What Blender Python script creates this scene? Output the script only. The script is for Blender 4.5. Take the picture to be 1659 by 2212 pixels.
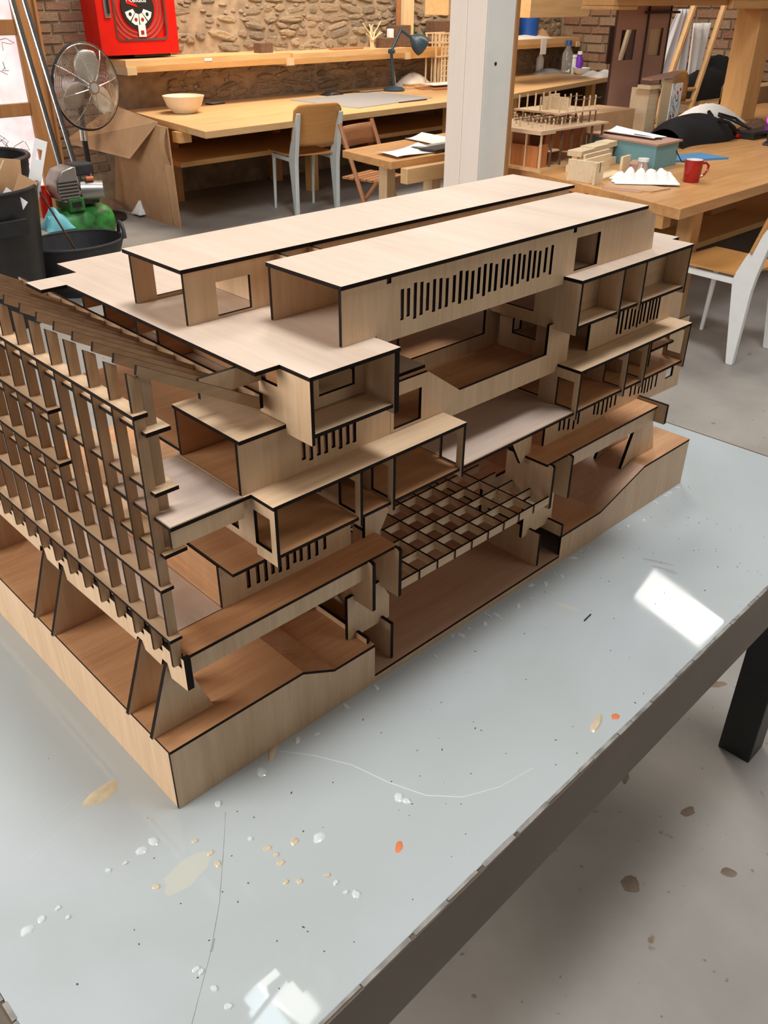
import bpy, bmesh, math, random
from mathutils import Vector, Matrix
from mathutils.geometry import tessellate_polygon

for _o in list(bpy.data.objects):
    bpy.data.objects.remove(_o, do_unlink=True)
SC = bpy.context.scene
COL = SC.collection
TH = 74.5                      # table top above the floor, cm; all lengths below are cm

# ------------------------------------------------------------------ camera
F_PX = 1832.3
ROW_R = Vector((0.7218761, -0.6919944, 0.0062124))
ROW_D = Vector((-0.3563588, -0.3794125, -0.8538469))
ROW_F = Vector((0.5932143, 0.6141579, -0.5204871))
CAM = Vector((-31.193, -68.650, 87.0))
cam = bpy.data.cameras.new('camera')
cam.sensor_fit = 'HORIZONTAL'; cam.sensor_width = 36.0
cam.lens = F_PX / 1659.0 * 36.0
cam.clip_start = 0.02; cam.clip_end = 60
camo = bpy.data.objects.new('camera', cam)
m = Matrix.Identity(4)
for i in range(3):
    m[i][0] = ROW_R[i]; m[i][1] = -ROW_D[i]; m[i][2] = -ROW_F[i]
m[0][3] = CAM.x / 100; m[1][3] = CAM.y / 100; m[2][3] = (CAM.z + TH) / 100
camo.matrix_world = m
COL.objects.link(camo); SC.camera = camo

# ------------------------------------------------------------------ world, lights, exposure
SC.view_settings.view_transform = 'Standard'
SC.view_settings.look = 'None'
SC.view_settings.gamma = 1.0
SC.view_settings.use_curve_mapping = False
SC.view_settings.exposure = -0.1
SC.cycles.use_denoising = True
SC.cycles.max_bounces = 8
wd = bpy.data.worlds.new('daylit_hall'); SC.world = wd
wd.use_nodes = True
wd.node_tree.nodes['Background'].inputs[0].default_value = (1.0, 0.92, 0.85, 1)
wd.node_tree.nodes['Background'].inputs[1].default_value = 0.135

def area(name, loc, target, sx, sy, power, col):
    L = bpy.data.lights.new(name, 'AREA'); L.shape = 'RECTANGLE'
    L.size = sx / 100; L.size_y = sy / 100; L.energy = power; L.color = col
    o = bpy.data.objects.new(name, L)
    p = Vector((loc[0], loc[1], loc[2])) / 100; t = Vector(target) / 100
    o.location = p
    o.rotation_euler = (t - p).to_track_quat('-Z', 'Y').to_euler()
    COL.objects.link(o); return o
# tall windows of the hall on the left, plus added fill lights
area('hall_skylight_light', (130, -45, 700), (60, 20, 100), 170, 170, 345, (0.95, 0.97, 1.0))
area('back_fill_light', (500, 450, 690), (510, 400, 0), 200, 200, 310, (1.0, 0.95, 0.88))  # unseen fill added overhead to brighten the back floor and big table
area('hall_window_light', (-380, 170, 300), (200, 120, 95), 300, 220, 290, (1.0, 0.95, 0.90))
area('rear_fill_light', (330, -420, 340), (470, 180, 70), 320, 160, 48, (1.0, 0.90, 0.76))  # fill added behind the camera to lift the big table, no window there
# warm lamps hanging over the long wall bench
area('bench_lamp_light', (470, 560, 300), (500, 640, 60), 160, 60, 74, (1.0, 0.80, 0.58))
area('bench_lamp_light.001', (780, 570, 300), (800, 660, 60), 160, 60, 50, (1.0, 0.80, 0.58))

# ------------------------------------------------------------------ materials
MATS = {}
def nodes(name):
    mt = bpy.data.materials.new(name); mt.use_nodes = True
    nt = mt.node_tree; b = nt.nodes['Principled BSDF']
    MATS[name] = mt
    return mt, nt, b
def setin(b, key, val):
    if key in b.inputs: b.inputs[key].default_value = val
def flat(name, col, rough=0.5, metal=0.0, var=0.0, bump=0.0, scale=20, alpha=None, trans=None, emit=None, spec=None, tint=None):
    mt, nt, b = nodes(name)
    setin(b, 'Base Color', (*col, 1)); setin(b, 'Roughness', rough); setin(b, 'Metallic', metal)
    if spec is not None: setin(b, 'Specular IOR Level', spec)
    if var > 0 or bump > 0:
        tc = nt.nodes.new('ShaderNodeTexCoord'); nz = nt.nodes.new('ShaderNodeTexNoise')
        nz.inputs['Scale'].default_value = scale; nz.inputs['Detail'].default_value = 5
        nt.links.new(tc.outputs['Object'], nz.inputs['Vector'])
        if var > 0:
            cr = nt.nodes.new('ShaderNodeValToRGB')
            lo = tint if tint else tuple(c * (1 - var) for c in col)
            cr.color_ramp.elements[0].position = 0.3; cr.color_ramp.elements[1].position = 0.7
            cr.color_ramp.elements[0].color = (*lo, 1); cr.color_ramp.elements[1].color = (*[min(1, c * (1 + var * .5)) for c in col], 1)
            nt.links.new(nz.outputs['Fac'], cr.inputs['Fac']); nt.links.new(cr.outputs['Color'], b.inputs['Base Color'])
        if bump > 0:
            bp = nt.nodes.new('ShaderNodeBump'); bp.inputs['Strength'].default_value = bump
            bp.inputs['Distance'].default_value = 0.01
            nt.links.new(nz.outputs['Fac'], bp.inputs['Height']); nt.links.new(bp.outputs['Normal'], b.inputs['Normal'])
    if alpha is not None: setin(b, 'Alpha', alpha)
    if trans is not None: setin(b, 'Transmission Weight', trans)
    if emit is not None:
        setin(b, 'Emission Color', (*emit[:3], 1)); setin(b, 'Emission Strength', emit[3])
    return mt
def wood(name, c1, c2, axis='x', scale=9.0, stretch=14.0, rough=0.5, var=0.12, bands=0.0, spec=0.5, blotch=0.35):
    """timber: grain streaks along one axis, large soft blotches, every piece slightly different"""
    mt, nt, b = nodes(name)
    N = nt.nodes.new; Lk = nt.links.new
    tc = N('ShaderNodeTexCoord'); oi = N('ShaderNodeObjectInfo')
    mp = N('ShaderNodeMapping')
    s = [scale * stretch] * 3
    s['xyz'.index(axis)] = scale
    mp.inputs['Scale'].default_value = s
    mul = N('ShaderNodeVectorMath'); mul.operation = 'SCALE'; mul.inputs[0].default_value = (37.0, 53.0, 71.0)
    Lk(oi.outputs['Random'], mul.inputs['Scale'])
    add = N('ShaderNodeVectorMath'); add.operation = 'ADD'
    Lk(tc.outputs['Object'], mp.inputs['Vector']); Lk(mp.outputs['Vector'], add.inputs[0]); Lk(mul.outputs['Vector'], add.inputs[1])
    n1 = N('ShaderNodeTexNoise'); n1.inputs['Scale'].default_value = 1.0; n1.inputs['Detail'].default_value = 6; n1.inputs['Roughness'].default_value = 0.65
    Lk(add.outputs['Vector'], n1.inputs['Vector'])
    n2 = N('ShaderNodeTexNoise'); n2.inputs['Scale'].default_value = 0.11; n2.inputs['Detail'].default_value = 2
    n2.inputs['Distortion'].default_value = 0.6
    Lk(add.outputs['Vector'], n2.inputs['Vector'])
    mx = N('ShaderNodeMix'); mx.data_type = 'FLOAT'; mx.inputs['Factor'].default_value = blotch
    Lk(n1.outputs['Fac'], mx.inputs['A']); Lk(n2.outputs['Fac'], mx.inputs['B'])
    cr = N('ShaderNodeValToRGB')
    cr.color_ramp.elements[0].position = 0.34; cr.color_ramp.elements[1].position = 0.64
    cr.color_ramp.elements[0].color = (*c2, 1); cr.color_ramp.elements[1].color = (*c1, 1)
    Lk(mx.outputs['Result'], cr.inputs['Fac'])
    hv = N('ShaderNodeHueSaturation')
    mr = N('ShaderNodeMapRange'); mr.inputs['To Min'].default_value = 1 - var; mr.inputs['To Max'].default_value = 1 + var
    Lk(oi.outputs['Random'], mr.inputs['Value']); Lk(mr.outputs['Result'], hv.inputs['Value']); Lk(cr.outputs['Color'], hv.inputs['Color'])
    Lk(hv.outputs['Color'], b.inputs['Base Color'])
    setin(b, 'Roughness', rough); setin(b, 'Specular IOR Level', spec)
    bp = N('ShaderNodeBump'); bp.inputs['Strength'].default_value = 0.06; bp.inputs['Distance'].default_value = 0.003
    Lk(n1.outputs['Fac'], bp.inputs['Height']); Lk(bp.outputs['Normal'], b.inputs['Normal'])
    return mt

P1, P2 = (0.67, 0.48, 0.305), (0.53, 0.35, 0.205)
for a in 'xyz': wood('ply_' + a, P1, P2, a, 8, 16, 0.42, 0.07)
R1, R2 = (0.60, 0.33, 0.165), (0.43, 0.205, 0.09)
wood('litply_y', (0.69, 0.55, 0.44), (0.585, 0.445, 0.335), 'y', 8, 12, 0.38, 0.03, blotch=.45)  # ply paled for roof tops, lit whiteness and sheen painted into the colour
wood('pinkply_x', (0.57, 0.37, 0.255), (0.45, 0.275, 0.175), 'x', 8, 12, 0.42, 0.04, blotch=.5)
for a in 'xy': wood('greyply_' + a, (0.59, 0.46, 0.375), (0.49, 0.37, 0.285), a, 8, 14, 0.34, 0.04, blotch=.3)
for a in 'xy': wood('redply_' + a, R1, R2, a, 8, 14, 0.40, 0.09, blotch=.45)
wood('rafterply', (0.42, 0.27, 0.155), (0.29, 0.175, 0.095), 'x', 8, 16, 0.5, 0.05)
wood('finply', (0.50, 0.33, 0.195), (0.36, 0.225, 0.125), 'z', 8, 16, 0.5, 0.08)
flat('burnt', (0.011, 0.006, 0.004), 0.7, var=0.5, scale=60, spec=0.15)
for a in 'xyz':
    wood('pine_' + a, (0.66, 0.375, 0.145), (0.53, 0.27, 0.09), a, 3.2, 10, 0.45, 0.06)
wood('palepine_x', (0.75, 0.49, 0.245), (0.60, 0.35, 0.15), 'x', 3, 10, 0.45, 0.06)
wood('palepine_z', (0.76, 0.57, 0.34), (0.62, 0.43, 0.23), 'z', 3, 10, 0.45, 0.06)
wood('oak_x', (0.64, 0.345, 0.135), (0.44, 0.205, 0.07), 'x', 2.6, 9, 0.4, 0.05)
wood('chairply', (0.54, 0.27, 0.085), (0.45, 0.21, 0.06), 'x', 5, 12, 0.35, 0.05)
wood('teak', (0.45, 0.20, 0.085), (0.36, 0.15, 0.06), 'x', 5, 12, 0.45, 0.06)
wood('redveneer', (0.52, 0.19, 0.06), (0.36, 0.11, 0.03), 'z', 6, 8, 0.4, 0.12)
wood('frame_wood', (0.42, 0.20, 0.075), (0.31, 0.135, 0.045), 'z', 4, 10, 0.45, 0.05)
wood('balsa', (0.78, 0.62, 0.41), (0.66, 0.49, 0.30), 'x', 8, 10, 0.55, 0.1)
wood('creampaint', (0.90, 0.79, 0.70), (0.86, 0.74, 0.64), 'z', 4, 12, 0.5, 0.0)
flat('palepaint', (0.80, 0.81, 0.77), 0.45, var=0.05, scale=6)
flat('mdf', (0.46, 0.265, 0.19), 0.6, var=0.06, scale=30)
flat('mdf_edge', (0.05, 0.022, 0.015), 0.6)
flat('cardboard', (0.52, 0.31, 0.16), 0.7, var=0.1, scale=12)
flat('concrete_dust', (0.26, 0.245, 0.22), 0.8, var=.5, scale=40)
flat('white_enamel', (0.74, 0.75, 0.74), 0.35, var=0.04)
flat('pale_enamel', (0.56, 0.62, 0.62), 0.35, var=0.05)
flat('red_paint', (0.62, 0.012, 0.006), 0.28, var=0.08, scale=8)
flat('red_dark', (0.30, 0.018, 0.012), 0.45)
flat('red_hose', (0.36, 0.035, 0.025), 0.5)
flat('black_plastic', (0.012, 0.012, 0.013), 0.42, var=0.3)
flat('dark_rubber', (0.030, 0.031, 0.034), 0.6, var=0.3)
flat('black_cloth', (0.008, 0.007, 0.008), 0.9, bump=0.3, scale=50)
flat('chrome', (0.75, 0.73, 0.70), 0.18, 1.0)
flat('steel', (0.42, 0.40, 0.38), 0.35, 0.9)
flat('blade_metal', (0.50, 0.46, 0.40), 0.4, 0.55)
flat('green_paint', (0.045, 0.30, 0.055), 0.4, var=0.5, scale=14, tint=(0.02, 0.06, 0.015))
flat('grime', (0.04, 0.035, 0.03), 0.7)
flat('lamp_blue', (0.020, 0.050, 0.075), 0.35)
flat('teal_box', (0.17, 0.36, 0.40), 0.55, var=0.06)
flat('blue_card', (0.09, 0.27, 0.50), 0.5)
flat('paper', (0.82, 0.82, 0.83), 0.7, var=0.03)
flat('cream_ceramic', (0.78, 0.66, 0.47), 0.45, var=0.04)
flat('grey_card', (0.33, 0.325, 0.33), 0.6, var=0.05)
flat('red_glaze', (0.36, 0.012, 0.010), 0.12)
flat('white_glaze', (0.85, 0.84, 0.82), 0.2)
flat('plaster', (0.88, 0.87, 0.84), 0.8, bump=0.4, scale=60)
flat('white_cloth', (0.80, 0.78, 0.74), 0.9, bump=0.3, scale=30)
flat('sheer_cloth', (0.74, 0.73, 0.74), 0.8, bump=0.25, scale=24, alpha=0.92)
flat('clear_plastic', (0.86, 0.90, 0.92), 0.08, trans=0.85)
flat('blue_plastic', (0.02, 0.09, 0.38), 0.35)
flat('purple_plastic', (0.16, 0.03, 0.42), 0.35)
flat('neon_purple', (0.62, 0.05, 0.75), 0.4, emit=(0.75, 0.05, 1.0, 1.2))
flat('leaf_green', (0.05, 0.17, 0.035), 0.5, var=0.3)
flat('twig', (0.72, 0.56, 0.34), 0.6)
flat('cork', (0.16, 0.085, 0.05), 0.8, var=0.3, scale=40)
flat('glue', (0.56, 0.60, 0.60), 0.10)
flat('amber_glue', (0.60, 0.50, 0.34), 0.25, var=0.2, scale=60)
flat('ochre_stain', (0.47, 0.475, 0.41), 0.1)
flat('floor_stain', (0.20, 0.145, 0.10), 0.6, var=0.3)
flat('speck', (0.05, 0.05, 0.045), 0.7)
flat('orange_paint', (0.62, 0.17, 0.06), 0.5)
flat('ink_black', (0.012, 0.012, 0.012), 0.5)
flat('print_white', (0.80, 0.79, 0.77), 0.5)
flat('cyan_bag', (0.16, 0.52, 0.60), 0.5)
def steel_apron():
    return flat('apron_steel', (0.115, 0.085, 0.055), 0.4, 0.25, var=0.22, scale=7)
steel_apron()

def glass_table():
    mt, nt, b = nodes('milk_glass'); N = nt.nodes.new; Lk = nt.links.new
    tc = N('ShaderNodeTexCoord')
    n = N('ShaderNodeTexNoise'); n.inputs['Scale'].default_value = 2.2; n.inputs['Detail'].default_value = 4; n.inputs['Distortion'].default_value = 1.2
    Lk(tc.outputs['Object'], n.inputs['Vector'])
    cr = N('ShaderNodeValToRGB'); cr.color_ramp.elements[0].position = .3; cr.color_ramp.elements[1].position = .7
    cr.color_ramp.elements[0].color = (0.395, 0.43, 0.42, 1); cr.color_ramp.elements[1].color = (0.455, 0.485, 0.495, 1)
    Lk(n.outputs['Fac'], cr.inputs['Fac']); Lk(cr.outputs['Color'], b.inputs['Base Color'])
    n2 = N('ShaderNodeTexNoise'); n2.inputs['Scale'].default_value = 9; n2.inputs['Detail'].default_value = 6
    Lk(tc.outputs['Object'], n2.inputs['Vector'])
    mr = N('ShaderNodeMapRange'); mr.inputs['From Min'].default_value = .35; mr.inputs['From Max'].default_value = .8
    mr.inputs['To Min'].default_value = 0.02; mr.inputs['To Max'].default_value = 0.07
    Lk(n2.outputs['Fac'], mr.inputs['Value']); Lk(mr.outputs['Result'], b.inputs['Roughness'])
    setin(b, 'Specular IOR Level', 0.55)
glass_table()
def concrete():
    mt, nt, b = nodes('concrete'); N = nt.nodes.new; Lk = nt.links.new
    tc = N('ShaderNodeTexCoord')
    n = N('ShaderNodeTexNoise'); n.inputs['Scale'].default_value = 1.3; n.inputs['Detail'].default_value = 8; n.inputs['Roughness'].default_value = .6
    Lk(tc.outputs['Object'], n.inputs['Vector'])
    cr = N('ShaderNodeValToRGB'); e = cr.color_ramp.elements
    e[0].position = .32; e[1].position = .68
    e[0].color = (0.235, 0.213, 0.188, 1); e[1].color = (0.375, 0.345, 0.31, 1)
    Lk(n.outputs['Fac'], cr.inputs['Fac'])
    # dark spots and brown spills
    v = N('ShaderNodeTexNoise'); v.inputs['Scale'].default_value = 11; v.inputs['Detail'].default_value = 3
    Lk(tc.outputs['Object'], v.inputs['Vector'])
    c2 = N('ShaderNodeValToRGB'); c2.color_ramp.elements[0].position = .70; c2.color_ramp.elements[1].position = .73
    Lk(v.outputs['Fac'], c2.inputs['Fac'])
    mx = N('ShaderNodeMix'); mx.data_type = 'RGBA'; mx.inputs['B'].default_value = (0.22, 0.15, 0.095, 1)
    Lk(c2.outputs['Color'], mx.inputs['Factor']); Lk(cr.outputs['Color'], mx.inputs['A'])
    v3 = N('ShaderNodeTexNoise'); v3.inputs['Scale'].default_value = 45; v3.inputs['Detail'].default_value = 2
    Lk(tc.outputs['Object'], v3.inputs['Vector'])
    c3 = N('ShaderNodeValToRGB'); c3.color_ramp.elements[0].position = .70; c3.color_ramp.elements[1].position = .76
    Lk(v3.outputs['Fac'], c3.inputs['Fac'])
    m2 = N('ShaderNodeMix'); m2.data_type = 'RGBA'; m2.inputs['B'].default_value = (0.17, 0.145, 0.12, 1)
    Lk(c3.outputs['Color'], m2.inputs['Factor']); Lk(mx.outputs['Result'], m2.inputs['A'])
    Lk(m2.outputs['Result'], b.inputs['Base Color'])
    setin(b, 'Roughness', 0.55)
    bp = N('ShaderNodeBump'); bp.inputs['Strength'].default_value = .15; bp.inputs['Distance'].default_value = .01
    Lk(v.outputs['Fac'], bp.inputs['Height']); Lk(bp.outputs['Normal'], b.inputs['Normal'])
concrete()
def masonry(name, cols, bump=0.6, scale=14):
    mt, nt, b = nodes(name); N = nt.nodes.new; Lk = nt.links.new
    oi = N('ShaderNodeObjectInfo'); cr = N('ShaderNodeValToRGB'); el = cr.color_ramp.elements
    while len(el) < len(cols): el.new(0.5)
    for i, c in enumerate(cols): el[i].position = i / (len(cols) - 1); el[i].color = (*c, 1)
    Lk(oi.outputs['Random'], cr.inputs['Fac'])
    tc = N('ShaderNodeTexCoord'); n = N('ShaderNodeTexNoise'); n.inputs['Scale'].default_value = scale; n.inputs['Detail'].default_value = 6
    Lk(tc.outputs['Object'], n.inputs['Vector'])
    mr = N('ShaderNodeMapRange'); mr.inputs['From Min'].default_value = .3; mr.inputs['From Max'].default_value = .7
    mr.inputs['To Min'].default_value = .62; mr.inputs['To Max'].default_value = 1.25
    Lk(n.outputs['Fac'], mr.inputs['Value'])
    hv = N('ShaderNodeHueSaturation'); Lk(mr.outputs['Result'], hv.inputs['Value']); Lk(cr.outputs['Color'], hv.inputs['Color'])
    Lk(hv.outputs['Color'], b.inputs['Base Color']); setin(b, 'Roughness', .9)
    bp = N('ShaderNodeBump'); bp.inputs['Strength'].default_value = bump; bp.inputs['Distance'].default_value = .03
    Lk(n.outputs['Fac'], bp.inputs['Height']); Lk(bp.outputs['Normal'], b.inputs['Normal'])
masonry('stone', [(0.46, 0.34, 0.215), (0.37, 0.27, 0.175), (0.50, 0.385, 0.255), (0.30, 0.23, 0.16), (0.44, 0.325, 0.21), (0.24, 0.20, 0.16)])
masonry('brick', [(0.34, 0.20, 0.125), (0.28, 0.135, 0.08), (0.38, 0.26, 0.16), (0.31, 0.155, 0.09), (0.26, 0.19, 0.125)])
flat('mortar', (0.36, 0.265, 0.175), 0.95, var=0.35, bump=0.9, scale=9)
flat('brick_mortar', (0.30, 0.21, 0.135), 0.95, var=0.3, bump=0.8, scale=9)
def pane_mat():
    mt, nt, b = nodes('scribbled_pane'); N = nt.nodes.new; Lk = nt.links.new
    tc = N('ShaderNodeTexCoord'); n = N('ShaderNodeTexNoise'); n.inputs['Scale'].default_value = 7; n.inputs['Detail'].default_value = 3
    Lk(tc.outputs['Object'], n.inputs['Vector'])
    cr = N('ShaderNodeValToRGB'); cr.color_ramp.elements[0].position = .35; cr.color_ramp.elements[1].position = .6
    cr.color_ramp.elements[0].color = (1, 0.70, 0.68, 1); cr.color_ramp.elements[1].color = (1, 0.92, 0.90, 1)
    Lk(n.outputs['Fac'], cr.inputs['Fac'])
    Lk(cr.outputs['Color'], b.inputs['Emission Color']); setin(b, 'Emission Strength', 0.95)
    setin(b, 'Base Color', (.3, .28, .28, 1)); setin(b, 'Roughness', .3)
pane_mat()
flat('skylight_pane', (0.8, 0.8, 0.8), 0.3, emit=(1.0, 0.97, 0.90, 9.0))
flat('skylight_pane_blue', (0.8, 0.8, 0.8), 0.3, emit=(0.80, 0.92, 1.0, 9.0))
flat('ceiling_board', (0.55, 0.52, 0.48), 0.8)

# ------------------------------------------------------------------ geometry helpers
class G:
    """collects faces (local cm) for one mesh object"""
    def __init__(s): s.v = []; s.f = []; s.m = []
    def add(s, V, Fc, mi=0):
        o = len(s.v); s.v += [tuple(p) for p in V]
        for f in Fc: s.f.append(tuple(i + o for i in f)); s.m.append(mi)
        return s
    def box(s, x0, x1, y0, y1, z0, z1, mi=0):
        V = [(x0,y0,z0),(x1,y0,z0),(x1,y1,z0),(x0,y1,z0),(x0,y0,z1),(x1,y0,z1),(x1,y1,z1),(x0,y1,z1)]
        return s.add(V, [(0,3,2,1),(4,5,6,7),(0,1,5,4),(1,2,6,5),(2,3,7,6),(3,0,4,7)], mi)
    def hexa(s, b, t, mi=0):
        """bottom ring b and top ring t, both listed the same way round"""
        n = len(b)
        V = list(b) + list(t)
        Fc = [tuple(range(n - 1, -1, -1)), tuple(range(n, 2 * n))] + [(i, (i + 1) % n, n + (i + 1) % n, n + i) for i in range(n)]
        return s.add(V, Fc, mi)
    def prism(s, out, holes, fn, a, b, mf=0, me=1):
        """flat plate with holes; fn maps (x, y, depth) to a point; faces mf, cut edges me"""
        loops = [list(out)] + [list(h) for h in holes]
        tris = tessellate_polygon([[Vector((p[0], p[1], 0)) for p in L] for L in loops])
        pts = [p for L in loops for p in L]
        n = len(pts)
        V = [fn(p[0], p[1], a) for p in pts] + [fn(p[0], p[1], b) for p in pts]
        def area2(t): 
            A, B, C_ = (pts[i] for i in t); return (B[0]-A[0])*(C_[1]-A[1]) - (B[1]-A[1])*(C_[0]-A[0])
        Fc = []
        for t in tris:
            if area2(t) < 0: t = (t[0], t[2], t[1])
            Fc.append(tuple(t)); Fc.append((t[2] + n, t[1] + n, t[0] + n))
        s.add(V, Fc, mf)
        Ed = []; o = 0
        for L in loops:
            k = len(L)
            for i in range(k): Ed.append((o + i, o + (i + 1) % k, o + (i + 1) % k + n, o + i + n))
            o += k
        return s.add(V, Ed, me)
    def ring(s, c, ax, r, n):
        ax = Vector(ax).normalized(); q = ax.orthogonal().normalized(); w = ax.cross(q)
        return [tuple(Vector(c) + q * (r * math.cos(2*math.pi*i/n)) + w * (r * math.sin(2*math.pi*i/n))) for i in range(n)]
    def cyl(s, p0, p1, r0, r1=None, n=12, mi=0, cap=True):
        r1 = r0 if r1 is None else r1; d = Vector(p1) - Vector(p0)
        V = s.ring(p0, d, r0, n) + s.ring(p1, d, r1, n)
        Fc = [(i, (i+1) % n, n + (i+1) % n, n + i) for i in range(n)]
        if cap: Fc += [tuple(range(n - 1, -1, -1)), tuple(range(n, 2*n))]
        return s.add(V, Fc, mi)
    def tube(s, path, r, n=8, mi=0, closed=False):
        P = [Vector(p) for p in path]; K = len(P); V = []; q = None
        for i in range(K):
            if closed: t = P[(i+1) % K] - P[i-1]
            else: t = P[min(i+1, K-1)] - P[max(i-1, 0)]
            t.normalize()
            q = t.orthogonal() if q is None else (q - t * q.dot(t))
            q.normalize(); w = t.cross(q)
            rr = r[i] if isinstance(r, (list, tuple)) else r
            V += [tuple(P[i] + q * (rr * math.cos(2*math.pi*j/n)) + w * (rr * math.sin(2*math.pi*j/n))) for j in range(n)]
        Fc = []
        for i in range(K if closed else K - 1):
            a = i * n; b = ((i + 1) % K) * n
            Fc += [(a + j, a + (j+1) % n, b + (j+1) % n, b + j) for j in range(n)]
        if not closed: Fc += [tuple(range(n - 1, -1, -1)), tuple(range((K-1)*n, K*n))]
        return s.add(V, Fc, mi)
    def lathe(s, prof, n=24, c=(0,0,0), mi=0, sx=1, sy=1, cap0=True, cap1=True):
        V = []
        for r, z in prof:
            V += [(c[0] + sx*r*math.cos(2*math.pi*i/n), c[1] + sy*r*math.sin(2*math.pi*i/n), c[2] + z) for i in range(n)]
        Fc = []
        for k in range(len(prof) - 1):
            a = k*n; b = a + n
            Fc += [(a+i, a+(i+1) % n, b+(i+1) % n, b+i) for i in range(n)]
        if cap0: Fc.append(tuple(range(n-1, -1, -1)))
        if cap1: Fc.append(tuple(range((len(prof)-1)*n, len(prof)*n)))
        return s.add(V, Fc, mi)
    def grid(s, fn, nu, nv, mi=0, th=0):
        """surface fn(a,b) for a,b in 0..1; with th it gets thickness along -z"""
        V = [fn(i/nu, j/nv) for j in range(nv+1) for i in range(nu+1)]
        w = nu + 1
        Fc = [(j*w+i, j*w+i+1, (j+1)*w+i+1, (j+1)*w+i) for j in range(nv) for i in range(nu)]
        if th:
            K = len(V); V = V + [(p[0], p[1], p[2]-th) for p in V]
            Fc2 = [tuple(i + K for i in reversed(f)) for f in Fc]
            rim = [i for i in range(w)] + [j*w+nu for j in range(1, nv+1)] + [nv*w+i for i in range(nu-1, -1, -1)] + [j*w for j in range(nv-1, 0, -1)]
            R = [(rim[(i+1) % len(rim)], rim[i], rim[i]+K, rim[(i+1) % len(rim)]+K) for i in range(len(rim))]
            Fc = Fc + Fc2 + R
        return s.add(V, Fc, mi)
    def mesh(s, name, mats, smooth=False, bev=0):
        me = bpy.data.meshes.new(name)
        me.from_pydata([(x/100, y/100, z/100) for x, y, z in s.v], [], s.f)
        for mt in (mats if isinstance(mats, (list, tuple)) else [mats]): me.materials.append(MATS[mt])
        me.polygons.foreach_set('material_index', s.m)
        if smooth: me.polygons.foreach_set('use_smooth', [True] * len(s.f))
        bm = bmesh.new(); bm.from_mesh(me)
        bmesh.ops.remove_doubles(bm, verts=bm.verts, dist=1e-6)
        bmesh.ops.recalc_face_normals(bm, faces=bm.faces)
        bm.to_mesh(me); bm.free()
        if smooth and hasattr(me, 'set_sharp_from_angle'): me.set_sharp_from_angle(angle=math.radians(38))
        me.update(); return me
    def build(s, name, mats, parent=None, smooth=False, bev=0, loc=None, rz=0, rot=None, seg=2):
        o = bpy.data.objects.new(name, s.mesh(name, mats, smooth))
        COL.objects.link(o)
        if parent is not None: o.parent = parent
        if loc is not None: o.location = (loc[0]/100, loc[1]/100, loc[2]/100)
        if rot is not None: o.rotation_euler = rot
        elif rz: o.rotation_euler = (0, 0, rz)
        if bev:
            md = o.modifiers.new('bevel', 'BEVEL'); md.width = bev/100; md.segments = seg; md.limit_method = 'ANGLE'
        return o

def tag(o, label=None, cat=None, group=None, kind=None):
    if label: o['label'] = label
    if cat: o['category'] = cat
    if group: o['group'] = group
    if kind: o['kind'] = kind
    return o
def thing(name, label, cat, loc, rz=0, group=None):
    """an Empty at the thing's base; loc = (u, v, height above the floor) in cm"""
    o = bpy.data.objects.new(name, None); COL.objects.link(o)
    o.empty_display_size = 0.05
    o.location = (loc[0]/100, loc[1]/100, loc[2]/100); o.rotation_euler = (0, 0, rz)
    return tag(o, label, cat, group)
def copy_tree(o, parent=None):
    c = o.copy(); COL.objects.link(c)
    if parent is not None: c.parent = parent
    for ch in o.children: copy_tree(ch, c)
    return c
# the hall's long wall stands 3 degrees off the model's axes: s along it, off from it, h up
RZ = math.atan(0.0535); RC, RS = math.cos(RZ), math.sin(RZ)
def room(s, off, h=0.0):
    return (s*RC + off*RS, 652.5 + s*RS - off*RC, h)
rnd = random.Random(11)
def struct(o): o['kind'] = 'structure'; return o
# ================================================================== THE SETTING
g = G(); g.box(-700, 1500, -500, 900, -8, 0)
struct(g.build('floor', 'concrete'))

# long rubble wall: mortar bed with separate stones, brickwork beside the door
def room_empty_mesh(g, name, mats, s, off, h, **k):
    return g.build(name, mats, loc=room(s, off, h), rz=RZ, **k)
g = G(); g.box(0, 745, 0, 30, 0, 330); g.box(-600, -18, 0, 30, 0, 330); g.box(-18, 0, 0, 30, 200, 330)
# (left of s=298 the wall is pierced by the door: s 120..298)
g = G(); g.box(298, 1060, 0, 30, 0, 330); g.box(-500, 120, 0, 30, 0, 330); g.box(120, 298, 0, 30, 215, 330)
wb = struct(room_empty_mesh(g, 'wall_back', 'mortar', 0, 0, 0))
def stone_mesh(i):
    r = random.Random(100 + i); n = 8; g = G()
    a0 = r.random()
    R = []
    for k in range(n):
        a = 2*math.pi*(k + 0.6*(r.random()-.5))/n + a0
        c, s_ = math.cos(a), math.sin(a)
        q = (abs(c)**2.8 + abs(s_)**2.8) ** (-1/2.8)
        R.append((c*q*(0.80 + .24*r.random()), s_*q*(0.76 + .28*r.random())))
    A = [(x*.5, .02, z*.5) for x, z in R]
    B = [(x*.46, -0.55 - .25*r.random(), z*.46) for x, z in R]
    Cc = [(x*.30 + .05*(r.random()-.5), -0.85 - .3*r.random(), z*.30) for x, z in R]
    V = [(x*100, y*100, z*100) for x, y, z in A + B + Cc]
    Fc = []
    for k in range(n):
        k2 = (k+1) % n
        Fc += [(k, k2, n+k2, n+k), (n+k, n+k2, 2*n+k2, 2*n+k)]
    Fc.append(tuple(range(2*n, 3*n)))
    g.add(V, Fc)
    return g.mesh('stone', 'stone')
SM = [stone_mesh(i) for i in range(14)]
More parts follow.
